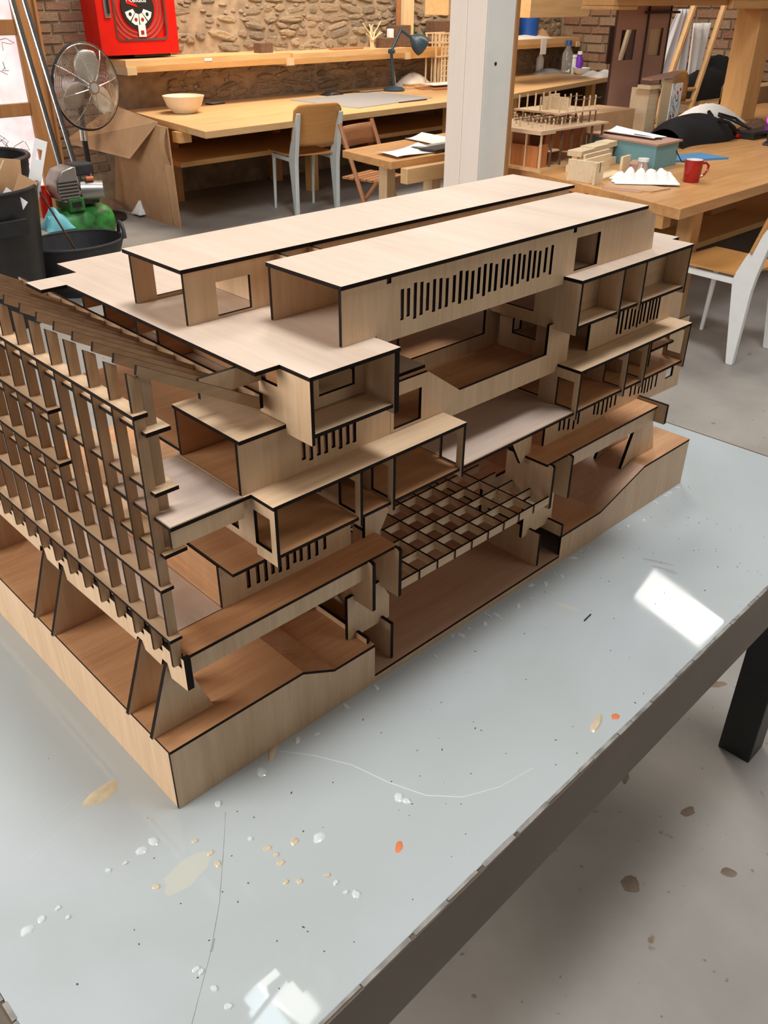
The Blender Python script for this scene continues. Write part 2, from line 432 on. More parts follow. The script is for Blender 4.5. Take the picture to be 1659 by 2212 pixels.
def put(name, me, parent, x, y, z, sx, sy, sz, ry=0, rx=0):
    o = bpy.data.objects.new(name, me); COL.objects.link(o); o.parent = parent
    o.location = (x/100, y/100, z/100); o.scale = (sx/100, sy/100, sz/100); o.rotation_euler = (rx, ry, 0)
    return o
r = random.Random(5)
h = 77.0; count = 0; small = G()
def small_stone(x, z, w, hh, rr):
    n = 6; R = [(math.cos(2*math.pi*k/n + .4)*rr.uniform(.8, 1.1), math.sin(2*math.pi*k/n + .4)*rr.uniform(.8, 1.1)) for k in range(n)]
    dep = rr.uniform(.8, 2.0)
    V = [(x + a*w/2, .3, z + b_*hh/2) for a, b_ in R] + [(x + a*w*.4, -dep, z + b_*hh*.38) for a, b_ in R]
    small.add(V, [(k, (k+1) % n, n+(k+1) % n, n+k) for k in range(n)] + [tuple(range(n, 2*n))])
big = []
while h < 164:
    rh = r.uniform(4.2, 9.5)
    x = 412 + r.uniform(-6, 8)
    while x < 1040:
        w = r.uniform(14, 36) if r.random() < .7 else r.uniform(8, 15)
        if not (x < 505 and r.random() < .5):
            big.append((w*rh, x + w/2, h + rh/2 + r.uniform(-1.4, 1.4), w, rh))
        x += w + r.uniform(.2, 1.6)
    h += rh*0.98 + .3
big.sort(reverse=True)
for k, (ar, x, z, w, rh) in enumerate(big):
    if k < 295: put('stone', r.choice(SM), wb, x, 0.6, z, w*1.03, r.uniform(1.4, 3.4), rh*r.uniform(.9, 1.14), r.uniform(-.22, .22))
    else: small_stone(x, z, w, rh, r)
for k in range(420):
    small_stone(r.uniform(412, 1040), r.uniform(77, 163), r.uniform(4, 11), r.uniform(2, 4.5), r)
o = small.build('stone_chips', 'stone', wb); o['kind'] = 'stuff'
def brick_mesh(i):
    rr = random.Random(i); g = G()
    j = lambda a: a + rr.uniform(-2.2, 2.2)
    b = [(j(-50), 0, j(-50)), (j(50), 0, j(-50)), (j(50), 0, j(50)), (j(-50), 0, j(50))]
    t = [(p[0]*.93, -90 + rr.uniform(-12, 12), p[2]*.86) for p in b]
    mid = [(p[0]*.99, -60, p[2]*.97) for p in b]
    g.add(b + mid + t, [(k, (k+1) % 4, 4+(k+1) % 4, 4+k) for k in range(4)] + [(4+k, 4+(k+1) % 4, 8+(k+1) % 4, 8+k) for k in range(4)] + [(8, 9, 10, 11)])
    return g.mesh('brick', 'brick')
BM = [brick_mesh(i) for i in range(8)]
row = 0; h = 28
while h < 160:
    x = 300 + (0 if row % 2 else -11)
    while x < 342:
        w = r.uniform(20, 25); x0 = max(x, 299.5); x1 = min(x + w, 344)
        if x1 - x0 > 5: put('brick', r.choice(BM), wb, (x0+x1)/2, .4, h + 3, x1-x0, r.uniform(1.4, 2.8), 6.0, r.uniform(-.02, .02))
        x += w + 1.5
    h += 7.6; row += 1

# brick end wall on the right, seen behind the models
g = G(); g.box(0, 30, -640, 0, 0, 330)
wr = struct(room_empty_mesh(g, 'wall_right', 'brick_mortar', 1044, 0, 0))
h = 78; row = 0
while h < 163:
    y = -4 - (0 if row % 2 else 14); rh = r.uniform(7.5, 9.5)
    while y > -560:
        w = r.uniform(24, 31)
        o = put('brick', r.choice(BM), wr, -.4, y - w/2, h + rh/2, w, r.uniform(1.5, 3.2), rh, r.uniform(-.02, .02))
        o.rotation_euler = (0, r.uniform(-.02, .02), -math.pi/2)
        y -= w + 1.8
    h += rh + 1.6; row += 1

# glazed wooden door on the far left
d = bpy.data.objects.new('door_1', None); COL.objects.link(d)
p = room(120, 2, 0); d.location = (p[0]/100, p[1]/100, 0); d.rotation_euler = (0, 0, RZ)
tag(d, 'wooden glazed door with pink scribbled backlit panes at the left', None, None, 'structure')
for x0, x1 in ((161, 178), (0, 14), (72, 84)):
    g = G(); g.box(x0, x1, -4, 4, 0, 212); g.build('stile', 'frame_wood', d, bev=.6)
for z0, z1 in ((0, 24), (77.5, 87), (133.5, 144), (200, 212)):
    for x0, x1 in ((14, 72), (84, 161)):
        g = G(); g.box(x0, x1, -3.2, 3.2, z0, z1); g.build('rail', 'frame_wood', d, bev=.5)
for z0, z1 in ((24, 77.5), (87, 133.5), (144, 200)):
    for x0, x1 in ((14, 72), (84, 161)):
        g = G(); g.box(x0, x1, -.4, .4, z0, z1); pane = g.build('pane', 'scribbled_pane', d)
        rr = random.Random(int(z0*7 + x0))
        for k in range(7 if x0 > 50 else 2):
            cx, cz = rr.uniform(x0+8, x1-8), rr.uniform(z0+8, z1-8); path = [(cx, -.55, cz)]
            for q in range(rr.randint(4, 9)):
                cx = min(max(cx + rr.uniform(-9, 9), x0+2), x1-2); cz = min(max(cz + rr.uniform(-8, 8), z0+2), z1-2); path.append((cx, -.55, cz))
            g = G(); g.tube(path, .22, 5); g.build('scribble', 'red_dark' if k % 3 else 'ink_black', pane)
g = G(); g.box(178, 180, -6, 4, 0, 214); g.build('door_frame', 'frame_wood', d)

# roof windows that daylight the table (seen only as reflections in the glass)
def skylight(name, quads, mats, hgt):
    e_ = bpy.data.objects.new(name, None); COL.objects.link(e_); e_.location = (quads[0][0][0]/100, quads[0][0][1]/100, hgt/100)
    tag(e_, 'roof window with bright panes', None, None, 'structure')
    ox, oy = quads[0][0]
    for q, mt in zip(quads, mats):
        g = G(); g.hexa([(x-ox, y-oy, 0) for x, y in q], [(x-ox, y-oy, 3) for x, y in q]); g.build('pane', mt, e_)
HS = 334.5
def strip(a, b, c, dd, n, gap):
    """n panes between edge a-b and edge dd-c"""
    out = []
    for k in range(n):
        t0 = k/n + gap; t1 = (k+1)/n - gap
        L = lambda p, q, t: (p[0] + (q[0]-p[0])*t, p[1] + (q[1]-p[1])*t)
        out.append([L(a, dd, t0), L(b, c, t0), L(b, c, t1), L(a, dd, t1)])
    return out
SKY = [[(76,135),(84,135.8),(83.7,134),(76,133.2)], [(72,129.5),(83.6,131.5),(83.4,124.4),(71,122.5)], [(66,118),(82.5,121.6),(82.3,113.9),(66,110.6)],
       [(69.2,108.1),(81.9,111.5),(81.9,104),(69.4,100.7)], [(69.6,98.6),(81.8,101.2),(81.4,82.9),(72.7,81.7)],
       [(61,106.4),(68.8,108.1),(68.9,100.8),(59.5,98.4)], [(55,96.3),(68.7,98.9),(68.7,85.5),(58,84)]]
skylight('window_2', SKY, ['skylight_pane']*5 + ['skylight_pane_blue']*2, HS)
skylight('window_3', strip((414, 146), (450, 153), (432, 91), (399, 90), 1, 0.0), ['skylight_pane'], HS)
# ================================================================== GLASS WORK TABLE
TR = math.radians(1.46)
tb = thing('work_table', 'large work table with pale milk-glass top and dark steel frame under the plywood model', 'table', (-25, -32.4, 0), TR)
TL, TD = 172.0, 108.0
g = G(); g.box(0, TL, 0, TD, TH-1.0, TH); g.build('glass_top', 'milk_glass', tb, bev=.12)
for y0, y1, l0, l1 in ((-.6, 3.4, -.6, -.06), (TD-3.4, TD+.6, TD+.06, TD+.6)):
    g = G(); g.box(-.6, TL+.6, y0, y1, TH-12, TH-1.05); g.box(-.6, TL+.6, l0, l1, TH-1.05, TH-.14); g.build('apron', 'apron_steel', tb)
for x0, x1, l0, l1 in ((-.6, 3.4, -.6, -.06), (TL-3.4, TL+.6, TL+.06, TL+.6)):
    g = G(); g.box(x0, x1, 3.45, TD-3.45, TH-12, TH-1.05); g.box(l0, l1, -.05, TD+.05, TH-1.05, TH-.14); g.build('apron', 'apron_steel', tb)
# thin chipped sealing strip along the front and left edges
rr = random.Random(3)
for axis in (0, 1):
    g = G(); x = 0
    while x < (TD if axis else TL) - 9:
        w = rr.uniform(1.2, 8); a, b_ = -.52 + rr.uniform(-.05, .2), .06 + rr.uniform(-.1, .08)
        if axis: g.box(a, b_, x, x+w, TH-.14, TH+.01 + .03*rr.random())
        else: g.box(x, x+w, a, b_, TH-.14, TH+.01 + .03*rr.random())
        x += w + (rr.uniform(.05, .2) if rr.random() < .8 else rr.uniform(.4, 1.2))
    g.build('edge_seal', 'concrete_dust', tb)
for lx in (3, TL-11):
    for ly in (2.5, TD-10.5):
        g = G(); g.box(lx, lx+8, ly, ly+8, 0, TH-12); g.build('leg', 'black_plastic', tb, bev=.3)

def tl(u, v):
    x, y = u + 25, v + 32.4; return (x*math.cos(TR) + y*math.sin(TR), -x*math.sin(TR) + y*math.cos(TR), TH + .0)
def mark(name, mat, pts, r_, lift=-.03):
    g = G(); g.tube([(a, b, c + lift) for a, b, c in [tl(*p) for p in pts]], r_, 5); return g.build(name, mat, tb)
mark('crack', 'concrete_dust', [(3.9,-4.3),(.8,-8.4),(-3.7,-14.1),(-7.8,-18.4),(-11.1,-21.3),(-13.2,-23.2)], .05)
mark('crack', 'grey_card', [(-6.6,-17.2),(-7.6,-18.2)], .14)
mark('scratch', 'glue', [(14.8,-.8),(17.9,-4.9),(20.4,-9.5),(21.9,-14.9),(23.9,-19.7),(27.1,-23.1),(31.8,-25.3),(37.3,-26.3)], .09)
mark('scratch', 'glue', [(-17.8,7.6),(-12.9,9.6),(-7.6,10.5)], .06)
mark('scratch', 'glue', [(-16.9,5.8),(-11.7,7.1),(-6.8,7.7)], .06)

# ================================================================== THE PLYWOOD MODEL
MD = thing('architectural_model', 'big laser-cut plywood architectural model of a stepped building on a solid base', 'model', (0, 0, TH + .02))
T = .45
def PU(name, v, out, holes=(), t=T, mat='ply_z', par=None):
    g = G(); g.prism(out, holes, lambda x, y, d: (x, v + d, y), 0, t); return g.build(name, [mat, 'burnt'], par or MD)
def PV(name, u, out, holes=(), t=T, mat='ply_z', par=None):
    g = G(); g.prism(out, holes, lambda x, y, d: (u + d, x, y), 0, t); return g.build(name, [mat, 'burnt'], par or MD)
def PZ(name, z, out, holes=(), t=T, mat='ply_x', par=None):
    g = G(); g.prism(out, holes, lambda x, y, d: (x, y, z - d), 0, t); return g.build(name, [mat, 'burnt'], par or MD)
def rc(a0, a1, b0, b1): return [(a0, b0), (a1, b0), (a1, b1), (a0, b1)]
def slope(name, u0, z0, u1, z1, v0, v1, mat='redply_x'):
    g = G(); g.prism([(u0, z0), (u1, z1), (u1, z1-T), (u0, z0-T)], (), lambda x, y, d: (x, v0 + d, y), 0, v1-v0, 1, 0)
    # end faces are the cut edges, long faces the veneer
    return g.build(name, [mat, 'burnt'], MD)
BD = 66.0
# --- base
PU('base_wall', 0, [(0,0),(121.5,0),(121.5,9.75),(104.5,9.75),(90.8,5.25),(78.8,5.25),(78.8,1.0),(33.5,1.0),(33.5,6.65),(25.8,6.75),(20.4,9.55),(0,9.55)])
PV('base_wall', 0, rc(T, BD-T, 0, 9.55))
PU('base_wall', BD-T, rc(0, 121.5, 0, 9.55))
PV('base_wall', 121.05, rc(T, BD-T, 0, 9.75))
PZ('terrain_panel', 10.0, rc(0, 20.4, 0, BD), mat='redply_x')
slope('terrain_panel', 20.4, 10.0, 25.8, 7.2, 0, BD)
PZ('terrain_panel', 7.2, rc(25.8, 33.5, 0, BD), mat='redply_x')
PZ('terrain_panel', 1.45, [(33.5,0),(78.8,0),(78.8,4.2),(73.6,4.2),(73.6,BD-1),(33.5,BD-1)], mat='pinkply_x')
PV('terrain_panel', 33.5, rc(T, BD-T, 1.45, 6.75), mat='ply_z')
PZ('terrain_panel', 5.7, rc(78.8, 90.8, 0, BD), mat='redply_x')
slope('terrain_panel', 90.8, 5.7, 104.5, 10.2, 0, BD, 'pinkply_x')
PZ('terrain_panel', 10.2, rc(104.5, 121.5, 0, BD), mat='redply_x')
# --- splayed legs under the two end beams
for v in (3.45, 9.15, 30.0, 35.6, 56.5, 62.1):
    PU('splayed_leg', v-.3, [(-.45,10),(8.35,10),(4.9,19.4),(3.35,20.2),(3.1,20.2)], t=.62)
    if v < 50: PU('splayed_leg', v-.3, [(101.4,9.35),(104.5,10.3),(112.7,10.3),(109.7,20),(105.4,20)], t=.62)
# --- end beams with a castellated top edge
FV = [-.15 + 4.14*k for k in range(15)]
def end_beam(u):
    b = [(-1.1, 18.6), (2.5, 18.2), (2.95, 20.2), (4.1, 20.2), (4.6, 18.9), (8.2, 19.0), (8.6, 20.2), (9.8, 20.2), (10.3, 19.3),
         (28.9, 18.5), (29.3, 20.6), (30.7, 20.6), (31.2, 19.0), (34.8, 19.0), (35.2, 20.6), (36.4, 20.6), (36.9, 19.3), (61, 19.3)]
    top = []
    for v in FV: top += [(v-.35, 22.6), (v-.35, 21.6), (v+.75, 21.6), (v+.75, 22.6)]
    top = [(-1.1, 23.2), (-.5, 23.2)] + top[1:]
    b = b + [(61, 22.6)] + top[::-1]
    return b
PV('end_beam', 3.0, end_beam(3.0), t=.9)
PV('end_beam', 106.6, rc(-1.1, 61, 18.6, 22.4), t=.8)
# --- lattice facade on the left: fins, rails, inner louvres, rafters
for k, v in enumerate(FV):
    lo = 22.0
    PU('facade_fin', v, [(2.2, lo), (3.35, lo), (3.35, 56.6), (2.2, 57.3)], t=.4, mat='finply')
    if k < 1: PU('inner_fin', v + .45, [(3.5, 36.8), (4.75, 36.8), (4.75, 56.6), (3.5, 57.2)], t=.35, mat='finply')
for z, v0 in ((53.35, -.75), (47.1, 19.7), (40.4, 19.7), (33.25, -.75), (26.5, -.9)):
    PZ('facade_rail', z, rc(1.85, 3.4, v0, 58.6), mat='ply_y')
for z in (51.4, 44.8, 37.4):
    PZ('inner_louvre', z, rc(2.75, 5.45, -1.0, 58.6), mat='ply_y')
for k, v in enumerate(FV):
    PU('rafter', v - .44, [(2.9, 57.1), (3.15, 58.0), (16.3, 50.9), (16.3, 49.55), (5.0, 55.9), (3.6, 56.7)], t=.42, mat='rafterply')
PV('rafter_plate', 16.4, rc(-.5, 58.6, 49.6, 51.2), t=.4, mat='rafterply')
# --- level 22: entrance deck, fascias, column plates, bridging panels, waffle slab
PZ('floor_slab', 22.0, [(3.95,.5),(38.1,.5),(38.1,4.9),(33.6,4.9),(33.6,19),(73,19),(73,62),(3.95,62)], mat='redply_x')
PZ('floor_slab', 22.0, [(72.4,.5),(106.3,.5),(106.3,62),(73.1,62),(73.1,5),(72.4,5)], mat='redply_x')
PZ('floor_finish', 22.08, rc(6.0, 12.35, 5.1, 60), t=.07, mat='greyply_y')
PU('fascia', .9, rc(3.95, 32.55, 18.7, 21.55))
PU('fascia', .9, rc(78.5, 106.2, 18.7, 21.55))
for u in (32.5, 37.5, 72.7, 77.8):
    PV('column_plate', u, [(-.55,13.9),(9,13.9),(9,21.5),(.4,21.5),(.4,21.9),(-.2,21.95),(-.55,21.7)], t=.62)
PU('bridging_panel', 3.2, [(31.2,7.2),(39.4,7.2),(39.4,11.2),(37.5,14.6),(36.4,14.6),(36.2,13.9),(32.5,13.9),(32.4,14.7),(31.2,14.7)], t=.6)
PU('bridging_panel', 3.2, [(71.3,7.0),(79.6,7.0),(79.6,14.6),(71.3,14.6)], t=.6)
for v in (12.5,):
    PU('bridging_panel', v, rc(31.2, 39.4, 7.2, 13.9), t=.6); PU('bridging_panel', v, rc(71.3, 79.6, 7.0, 13.9), t=.6)
PV('retaining_wall', 37.5, rc(.9, 46, 1.45, 8.1), t=.6); PV('retaining_wall', 73.0, rc(.8, 46, 1.45, 8.1), t=.6)
PV('kerb', 32.6, rc(.8, 3.15, 7.2, 8.1), t=.6); PV('kerb', 32.6, rc(3.85, 12.4, 7.2, 8.1), t=.6)
PV('kerb', 78.3, [(.0,5.7),(5,5.7),(5,8.0),(.0,8.0)], t=.6)
for j in range(6):
    PU('waffle_strip', -.5 + 3.8*j, rc(38.15, 72.6, 14.9, 16.3), t=.35, mat='ply_x')
for k in range(8):
    PV('waffle_strip', 41.55 + 3.81*k, rc(-.62, 19, 14.95, 16.32), t=.35, mat='ply_y')
# --- walls on level 22
def sl(L, zt=None, w=.56):
    return [rc(u-w/2, u+w/2, b, (zt if zt else a)) for u, a, b in L]
SA = [(16.48,25.9,23.2),(17.94,26.1,23.2),(19.18,26.1,22.9),(20.28,25.2,23.5),(21.42,25.4,23.2),(22.65,25.1,23.0),(23.82,25.3,23.5),(24.88,25.1,23.3),(26.22,25.0,22.9),(27.54,25.3,22.9),(28.94,25.1,23.3)]
PU('slit_wall', 5, rc(12.4, 33.6, 22, 28.2), sl(SA, 26.6))
SR = [(81.42,25.4,23.5),(82.7,25.2,23.3),(84.12,25.1,22.8),(85.65,24.2,22.4),(86.95,25.2,23.0),(91.74,25.0,23.3),(92.96,25.2,22.9),(94.42,25.1,22.4),(95.78,25.1,22.5),(97.01,25.1,23.0),(98.45,25.2,23.0),(103.47,25.2,23.3),(104.97,25.1,23.2),(106.41,24.6,23.0),(107.6,24.3,22.8),(108.6,25.5,22.4),(109.75,25.4,22.3),(110.93,25.2,22.5),(112.53,25.2,22.6)]
PU('slit_wall', 5, [(77.3,22),(107,22),(107,20.9),(121.6,20.4),(121.2,34.9),(77.3,34.9)], sl(SR, 26.6) + [rc(116, 118.7, 23.2, 25.6)])
PU('tapered_column', 5, [(36.3,21.4),(39.1,21.4),(41.2,25.0),(41.2,34.9),(36.3,34.9)], t=.6)
PU('tapered_column', 5, [(71.3,20.8),(73.7,20.8),(73.7,34.9),(68.7,34.9),(68.7,25.2)], t=.6)
PV('side_wall', 12.4, rc(5.5, 30, 22.1, 28.2), mat='redply_y')
PZ('floor_slab', 28.7, rc(12.5, 36, 2.1, 30), mat='redply_x')
PZ('floor_slab', 28.7, rc(75, 98, 5.5, 30), mat='redply_x')
# --- level 35.3: long gallery slab and the two lower projecting boxes
PZ('floor_slab', 35.4, [(13.2,-6.6),(97.4,-6.6),(97.4,20),(13.2,20)], mat='redply_x')
PZ('floor_finish', 35.46, rc(42.7, 66.85, -6.5, 14), t=.06, mat='greyply_x')
W1 = rc(-6.0, -3.1, 35.6, 39.9)
def endp(u, holes=(W1,), back=8, zt=41.35):
    return PV('box_side', u, [(-6.9,34.2),(-3.2,34.2),(-3.2,35.0),(back,35.0),(back,zt),(-6.9,zt)], holes, t=.42)
W2 = rc(0.0, 5.0, 35.9, 38.9)
endp(12.65, (W1, W2), 10)
endp(24.7, (W1, rc(.2, 4.5, 35.8, 39)), 7); endp(29.9, (W1,), 7); endp(42.15, (rc(-5.9,-3.1,35.6,39.9),), -2.9)
endp(66.95, (W1, W2), 14); endp(79.4, (W1, W2), 8); endp(84.9, (W1, W2), 8)
PV('box_side', 97.4, [(-6.9,34.2),(-2.9,34.2),(-2.9,41.35),(-6.9,41.35)], (rc(-6.1,-3.5,36.2,40.4),), t=.42)
PU('inner_wall', 8.0, rc(13.2, 42.5, 35.45, 41.3)); PU('inner_wall', 8.0, rc(67.4, 97.4, 35.45, 41.3), (rc(88, 92, 36, 39.5),))
PU('inner_wall', 1.6, rc(30.4, 42.1, 35.45, 41.3), (rc(33, 36, 35.8, 39.6),))
PZ('mezzanine', 38.4, rc(90.5, 97.35, -4.6, 1), mat='redply_x'); PV('mezzanine_side', 90.1, rc(-4.5, 1, 35.5, 41.3))
# --- level 41.8
PZ('floor_slab', 41.8, [(2.7,-3.15),(12.5,-3.15),(12.5,-6.95),(42.6,-6.95),(42.6,-2.35),(66.9,-2.35),(66.9,-6.95),(97.8,-6.95),(97.8,40),(12.8,40),(12.8,10),(2.7,10)], mat='ply_x')
PZ('floor_finish', 41.87, rc(2.75, 11.5, -3.1, 9.95), t=.06, mat='greyply_x')
PZ('floor_finish', 41.87, rc(12.9, 29.9, 10, 39.9), t=.06, mat='redply_x')
PZ('floor_finish', 41.87, rc(12.0, 29.9, -2.3, 9.3), t=.06, mat='redply_x')
PZ('floor_finish', 41.87, rc(30, 68, -2.3, 30), t=.06, mat='redply_x')
PU('deck_beam', -3.1, rc(2.7, 11.5, 39.3, 41.3))
SB = [(20.03,45.4,43.1),(21.07,44.9,42.7),(22.18,45.4,42.9),(23.24,45.3,42.8),(24.34,45.3,43.1),(25.4,45.2,42.6),(26.5,45.1,42.8),(27.53,45.2,42.7)]
PU('slit_wall', -2.85, [(11.55,40.3),(12.3,40.3),(12.3,41.8),(33.3,41.8),(33.3,47.9),(11.55,47.9)], sl(SB, 47.0))
PU('parapet_wall', -2.85, [(33.35,41.85),(42.6,41.85),(42.6,40.7),(69.1,40.7),(69.1,45.7),(64.8,48.2),(63.9,48.2),(63.9,43.9),(45.7,43.9),(39.7,48.1),(33.35,48.1)], [rc(33.9, 38.6, 42.2, 46.4)])
PU('parapet_wall', 8.6, [(33,41.87),(69,41.87),(69,48.1),(64,48.1),(64,44),(46,44),(40,48.1),(33,48.1)])
SCR = [(81.85,45.4,42.6),(82.91,46.1,42.4),(84.17,46.1,42.8),(85.37,45.9,42.6),(86.38,45.7,42.8),(87.46,45.6,42.4),(88.34,46.2,42.7),(89.35,46.1,42.9),(90.55,46.1,42.4),(91.47,46.0,42.7),(92.49,46.0,42.5),(93.49,45.9,42.4)]
PU('slit_wall', -2.85, [(74.3,41.85),(97.9,41.85),(97.9,41.1),(101.2,40.9),(100.6,48.1),(74.3,48.1)], sl(SCR, 46.6))
PU('inner_wall', 9.4, rc(12.0, 32.5, 41.85, 47.9), mat='redply_x')
PU('inner_wall', 9.4, rc(69.5, 100, 41.85, 47.9), (rc(71, 74, 42.2, 46.2),))
PV('inner_wall', 66.6, rc(-2, 8, 41.9, 47.9), (rc(1.2, 5.6, 44.3, 46.6),))
# --- level 48.4
PZ('floor_slab', 48.4, rc(11.5, 32.8, -3.3, 9.3), mat='ply_x')
PZ('floor_slab', 48.4, [(17.5,9.35),(46,9.35),(46,20),(96,20),(96,42),(17.5,42)], mat='greyply_x')
PZ('floor_slab', 48.4, rc(65.4, 100, -2.9, 19.9), mat='redply_x')
PZ('floor_slab', 48.55, rc(17.9, 29.6, -7.5, -3.35), mat='ply_x')
PV('box_side', 17.45, [(-7.65,47.4),(-3.4,47.4),(-3.4,48.5),(1.0,48.5),(1.0,52.3),(-2.3,52.3),(-2.3,54.5),(-7.65,54.5)], t=.45)
PV('box_side', 29.15, [(-7.65,47.4),(-2.9,47.4),(-2.9,54.5),(-7.65,54.5)], t=.75)
PU('inner_wall', -2.85, rc(18.0, 29.2, 48.6, 54.5), [rc(22.5, 27.7, 49.9, 53.6)])
PU('eaves_beam', .35, rc(9.9, 17.4, 52.3, 54.5))
for v in (21.3, 34.5):
    PU('cross_wall', v, [(15.0,52.4),(17.6,52.4),(17.6,48.5),(38,48.5),(38,54.5),(15.0,54.5)], t=.6, mat='redply_x')
PV('inner_wall', 38.0, rc(1, 40, 48.5, 54.4), (rc(4, 9, 49.5, 53), rc(13, 19, 49.5, 53), rc(24, 31, 49.5, 53)), mat='redply_y')
PV('inner_wall', 22, rc(2, 34, 48.5, 54.4), (rc(6, 12, 49.2, 53.2), rc(25, 31, 49.2, 53.2)), mat='redply_y')
PZ('floor_slab', 48.4, rc(33.3, 40.5, -1.5, 8.5), mat='greyply_x'); PU('inner_wall', 9.4, rc(40.6, 46.4, 48.5, 54.4), mat='redply_x'); PU('strut', 1.2, rc(39.2, 47, 52.4, 54.4), mat='redply_x')
PU('parapet_wall', 20.2, rc(44, 64.8, 48.45, 54.5), (rc(47, 56, 49.4, 53.6),))
WC = rc(.8, 6.0, 49.1, 53.2)
PV('box_side', 64.85, [(-6.55,47.4),(18,47.4),(18,54.5),(-6.55,54.5)], (WC,), t=.45)
PV('box_side', 75.05, rc(-6.55, -2.9, 47.5, 54.5)); PV('box_side', 80.7, rc(-6.55, -2.9, 47.5, 54.5)); PV('box_side', 93.3, rc(-6.55, -2.9, 47.5, 54.5))
PZ('box_floor', 48.6, rc(65.3, 75.0, -6.4, -2.95)); PZ('box_floor', 48.6, rc(75.5, 80.7, -6.2, -2.95)); PZ('box_floor', 48.6, rc(81.15, 93.3, -6.4, -2.95))
PU('inner_wall', -2.85, rc(65.35, 96, 48.6, 54.5), mat='ply_x')
# --- level 55: roof terrace, two long roof prisms
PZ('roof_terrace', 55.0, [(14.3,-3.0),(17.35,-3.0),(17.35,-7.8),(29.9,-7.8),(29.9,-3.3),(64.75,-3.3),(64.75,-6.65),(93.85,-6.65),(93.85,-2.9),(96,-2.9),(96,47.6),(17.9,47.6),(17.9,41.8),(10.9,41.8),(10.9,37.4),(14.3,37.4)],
   (rc(41, 63, 8.8, 13.1),), mat='litply_y')
SF = [(34.05,59.5,56.0),(35.01,59.4,56.2),(36.08,59.8,55.7),(37.11,59.7,55.9),(38.11,59.4,56.2),(39.19,59.6,55.8),(40.25,59.5,55.9),(41.34,59.3,55.9),(42.57,59.4,56.2),(43.67,59.7,55.8),(44.75,59.5,56.0),(45.82,59.3,55.9),(46.95,59.5,56.3),(48.02,59.7,55.8),(49.09,59.6,56.1),(50.17,59.3,56.0),(51.4,59.7,56.1),(52.37,59.5,56.3),(53.47,59.9,55.9),(54.56,59.8,56.0),(55.54,59.5,56.4),(56.65,59.8,55.9),(57.7,59.6,56.1),(58.76,59.4,56.0),(60.04,59.6,56.4),(61.31,59.7,55.9)]
nt = lambda u: [(u+.35, 61.12), (u+.35, 60.5), (u-.35, 60.5), (u-.35, 61.12)]
PU('slit_wall', -3.75, [(25.15,55.02),(30.2,55.02),(30.2,54.0),(64.6,54.0),(64.6,55.02),(86.6,55.02),(86.2,60.0),(83.2,61.12)] + nt(66.0) + nt(32.0) + [(25.15,61.12)], sl(SF, None, .55) + [rc(66.7, 72.2, 55.3, 59.7)])
PU('prism_wall', 8.2, rc(25.2, 86.3, 55.02, 61.1), (rc(66, 72, 55.3, 59.7),))
PV('prism_partition', 72.4, rc(-3.2, 8.1, 55.05, 61.1), t=.5); PV('prism_partition', 44.0, rc(-3.2, 8.1, 55.05, 61.1))
PZ('prism_roof', 61.6, rc(25.0, 83.4, -3.95, 8.8), mat='litply_y')
PU('prism_wall', 13.0, rc(16.95, 88, 55.02, 61.1), [rc(21, 25.75, 55.3, 59.2)])
PU('prism_wall', 24.2, rc(16.9, 88, 55.02, 61.1), [rc(19.7, 29, 55.4, 59.3)])
PV('prism_partition', 27.6, rc(13.5, 24.1, 55.05, 61.1))
PZ('prism_roof', 61.6, rc(16.2, 88.2, 12.2, 24.7), mat='litply_y')
PV('gap_strut', 29.5, rc(8.7, 12.9, 55.1, 61.0)); PV('gap_strut', 34.5, rc(8.7, 12.9, 55.1, 61.0)); PV('gap_strut', 66, rc(8.7, 12.9, 57, 60))
# ================================================================== helpers for objects
def solo(g, name, mats, label, cat, loc, rz=0, group=None, **k):
    o = g.build(name, mats, loc=loc, rz=rz, **k); return tag(o, label, cat, group)
def text(body, parent, loc, size, mat, rot=(math.pi/2, 0, 0), name='lettering', align='CENTER', bold=0.0):
    c = bpy.data.curves.new(name, 'FONT'); c.body = body; c.size = size/100; c.extrude = .0006; c.offset = bold/100; c.align_x = align; c.space_line = .8
    c.materials.append(MATS[mat]); o = bpy.data.objects.new(name, c); COL.objects.link(o)
    me = bpy.data.meshes.new_from_object(o.evaluated_get(bpy.context.evaluated_depsgraph_get()))
    bpy.data.objects.remove(o, do_unlink=True)
    o = bpy.data.objects.new(name, me); COL.objects.link(o)
    o.parent = parent; o.location = (loc[0]/100, loc[1]/100, loc[2]/100); o.rotation_euler = rot; return o
def legbox(par, x, y, w, z0, z1, mat, name='leg', d=None):
    d = w if d is None else d
    g = G(); g.box(x-w/2, x+w/2, y-d/2, y+d/2, z0, z1); return g.build(name, mat, par, bev=.3)
def polytop(par, name, poly, z1, th, mat):
    g = G(); g.hexa([(x, y, z1-th) for x, y in poly], [(x, y, z1) for x, y in poly]); return g.build(name, mat, par, bev=.3)

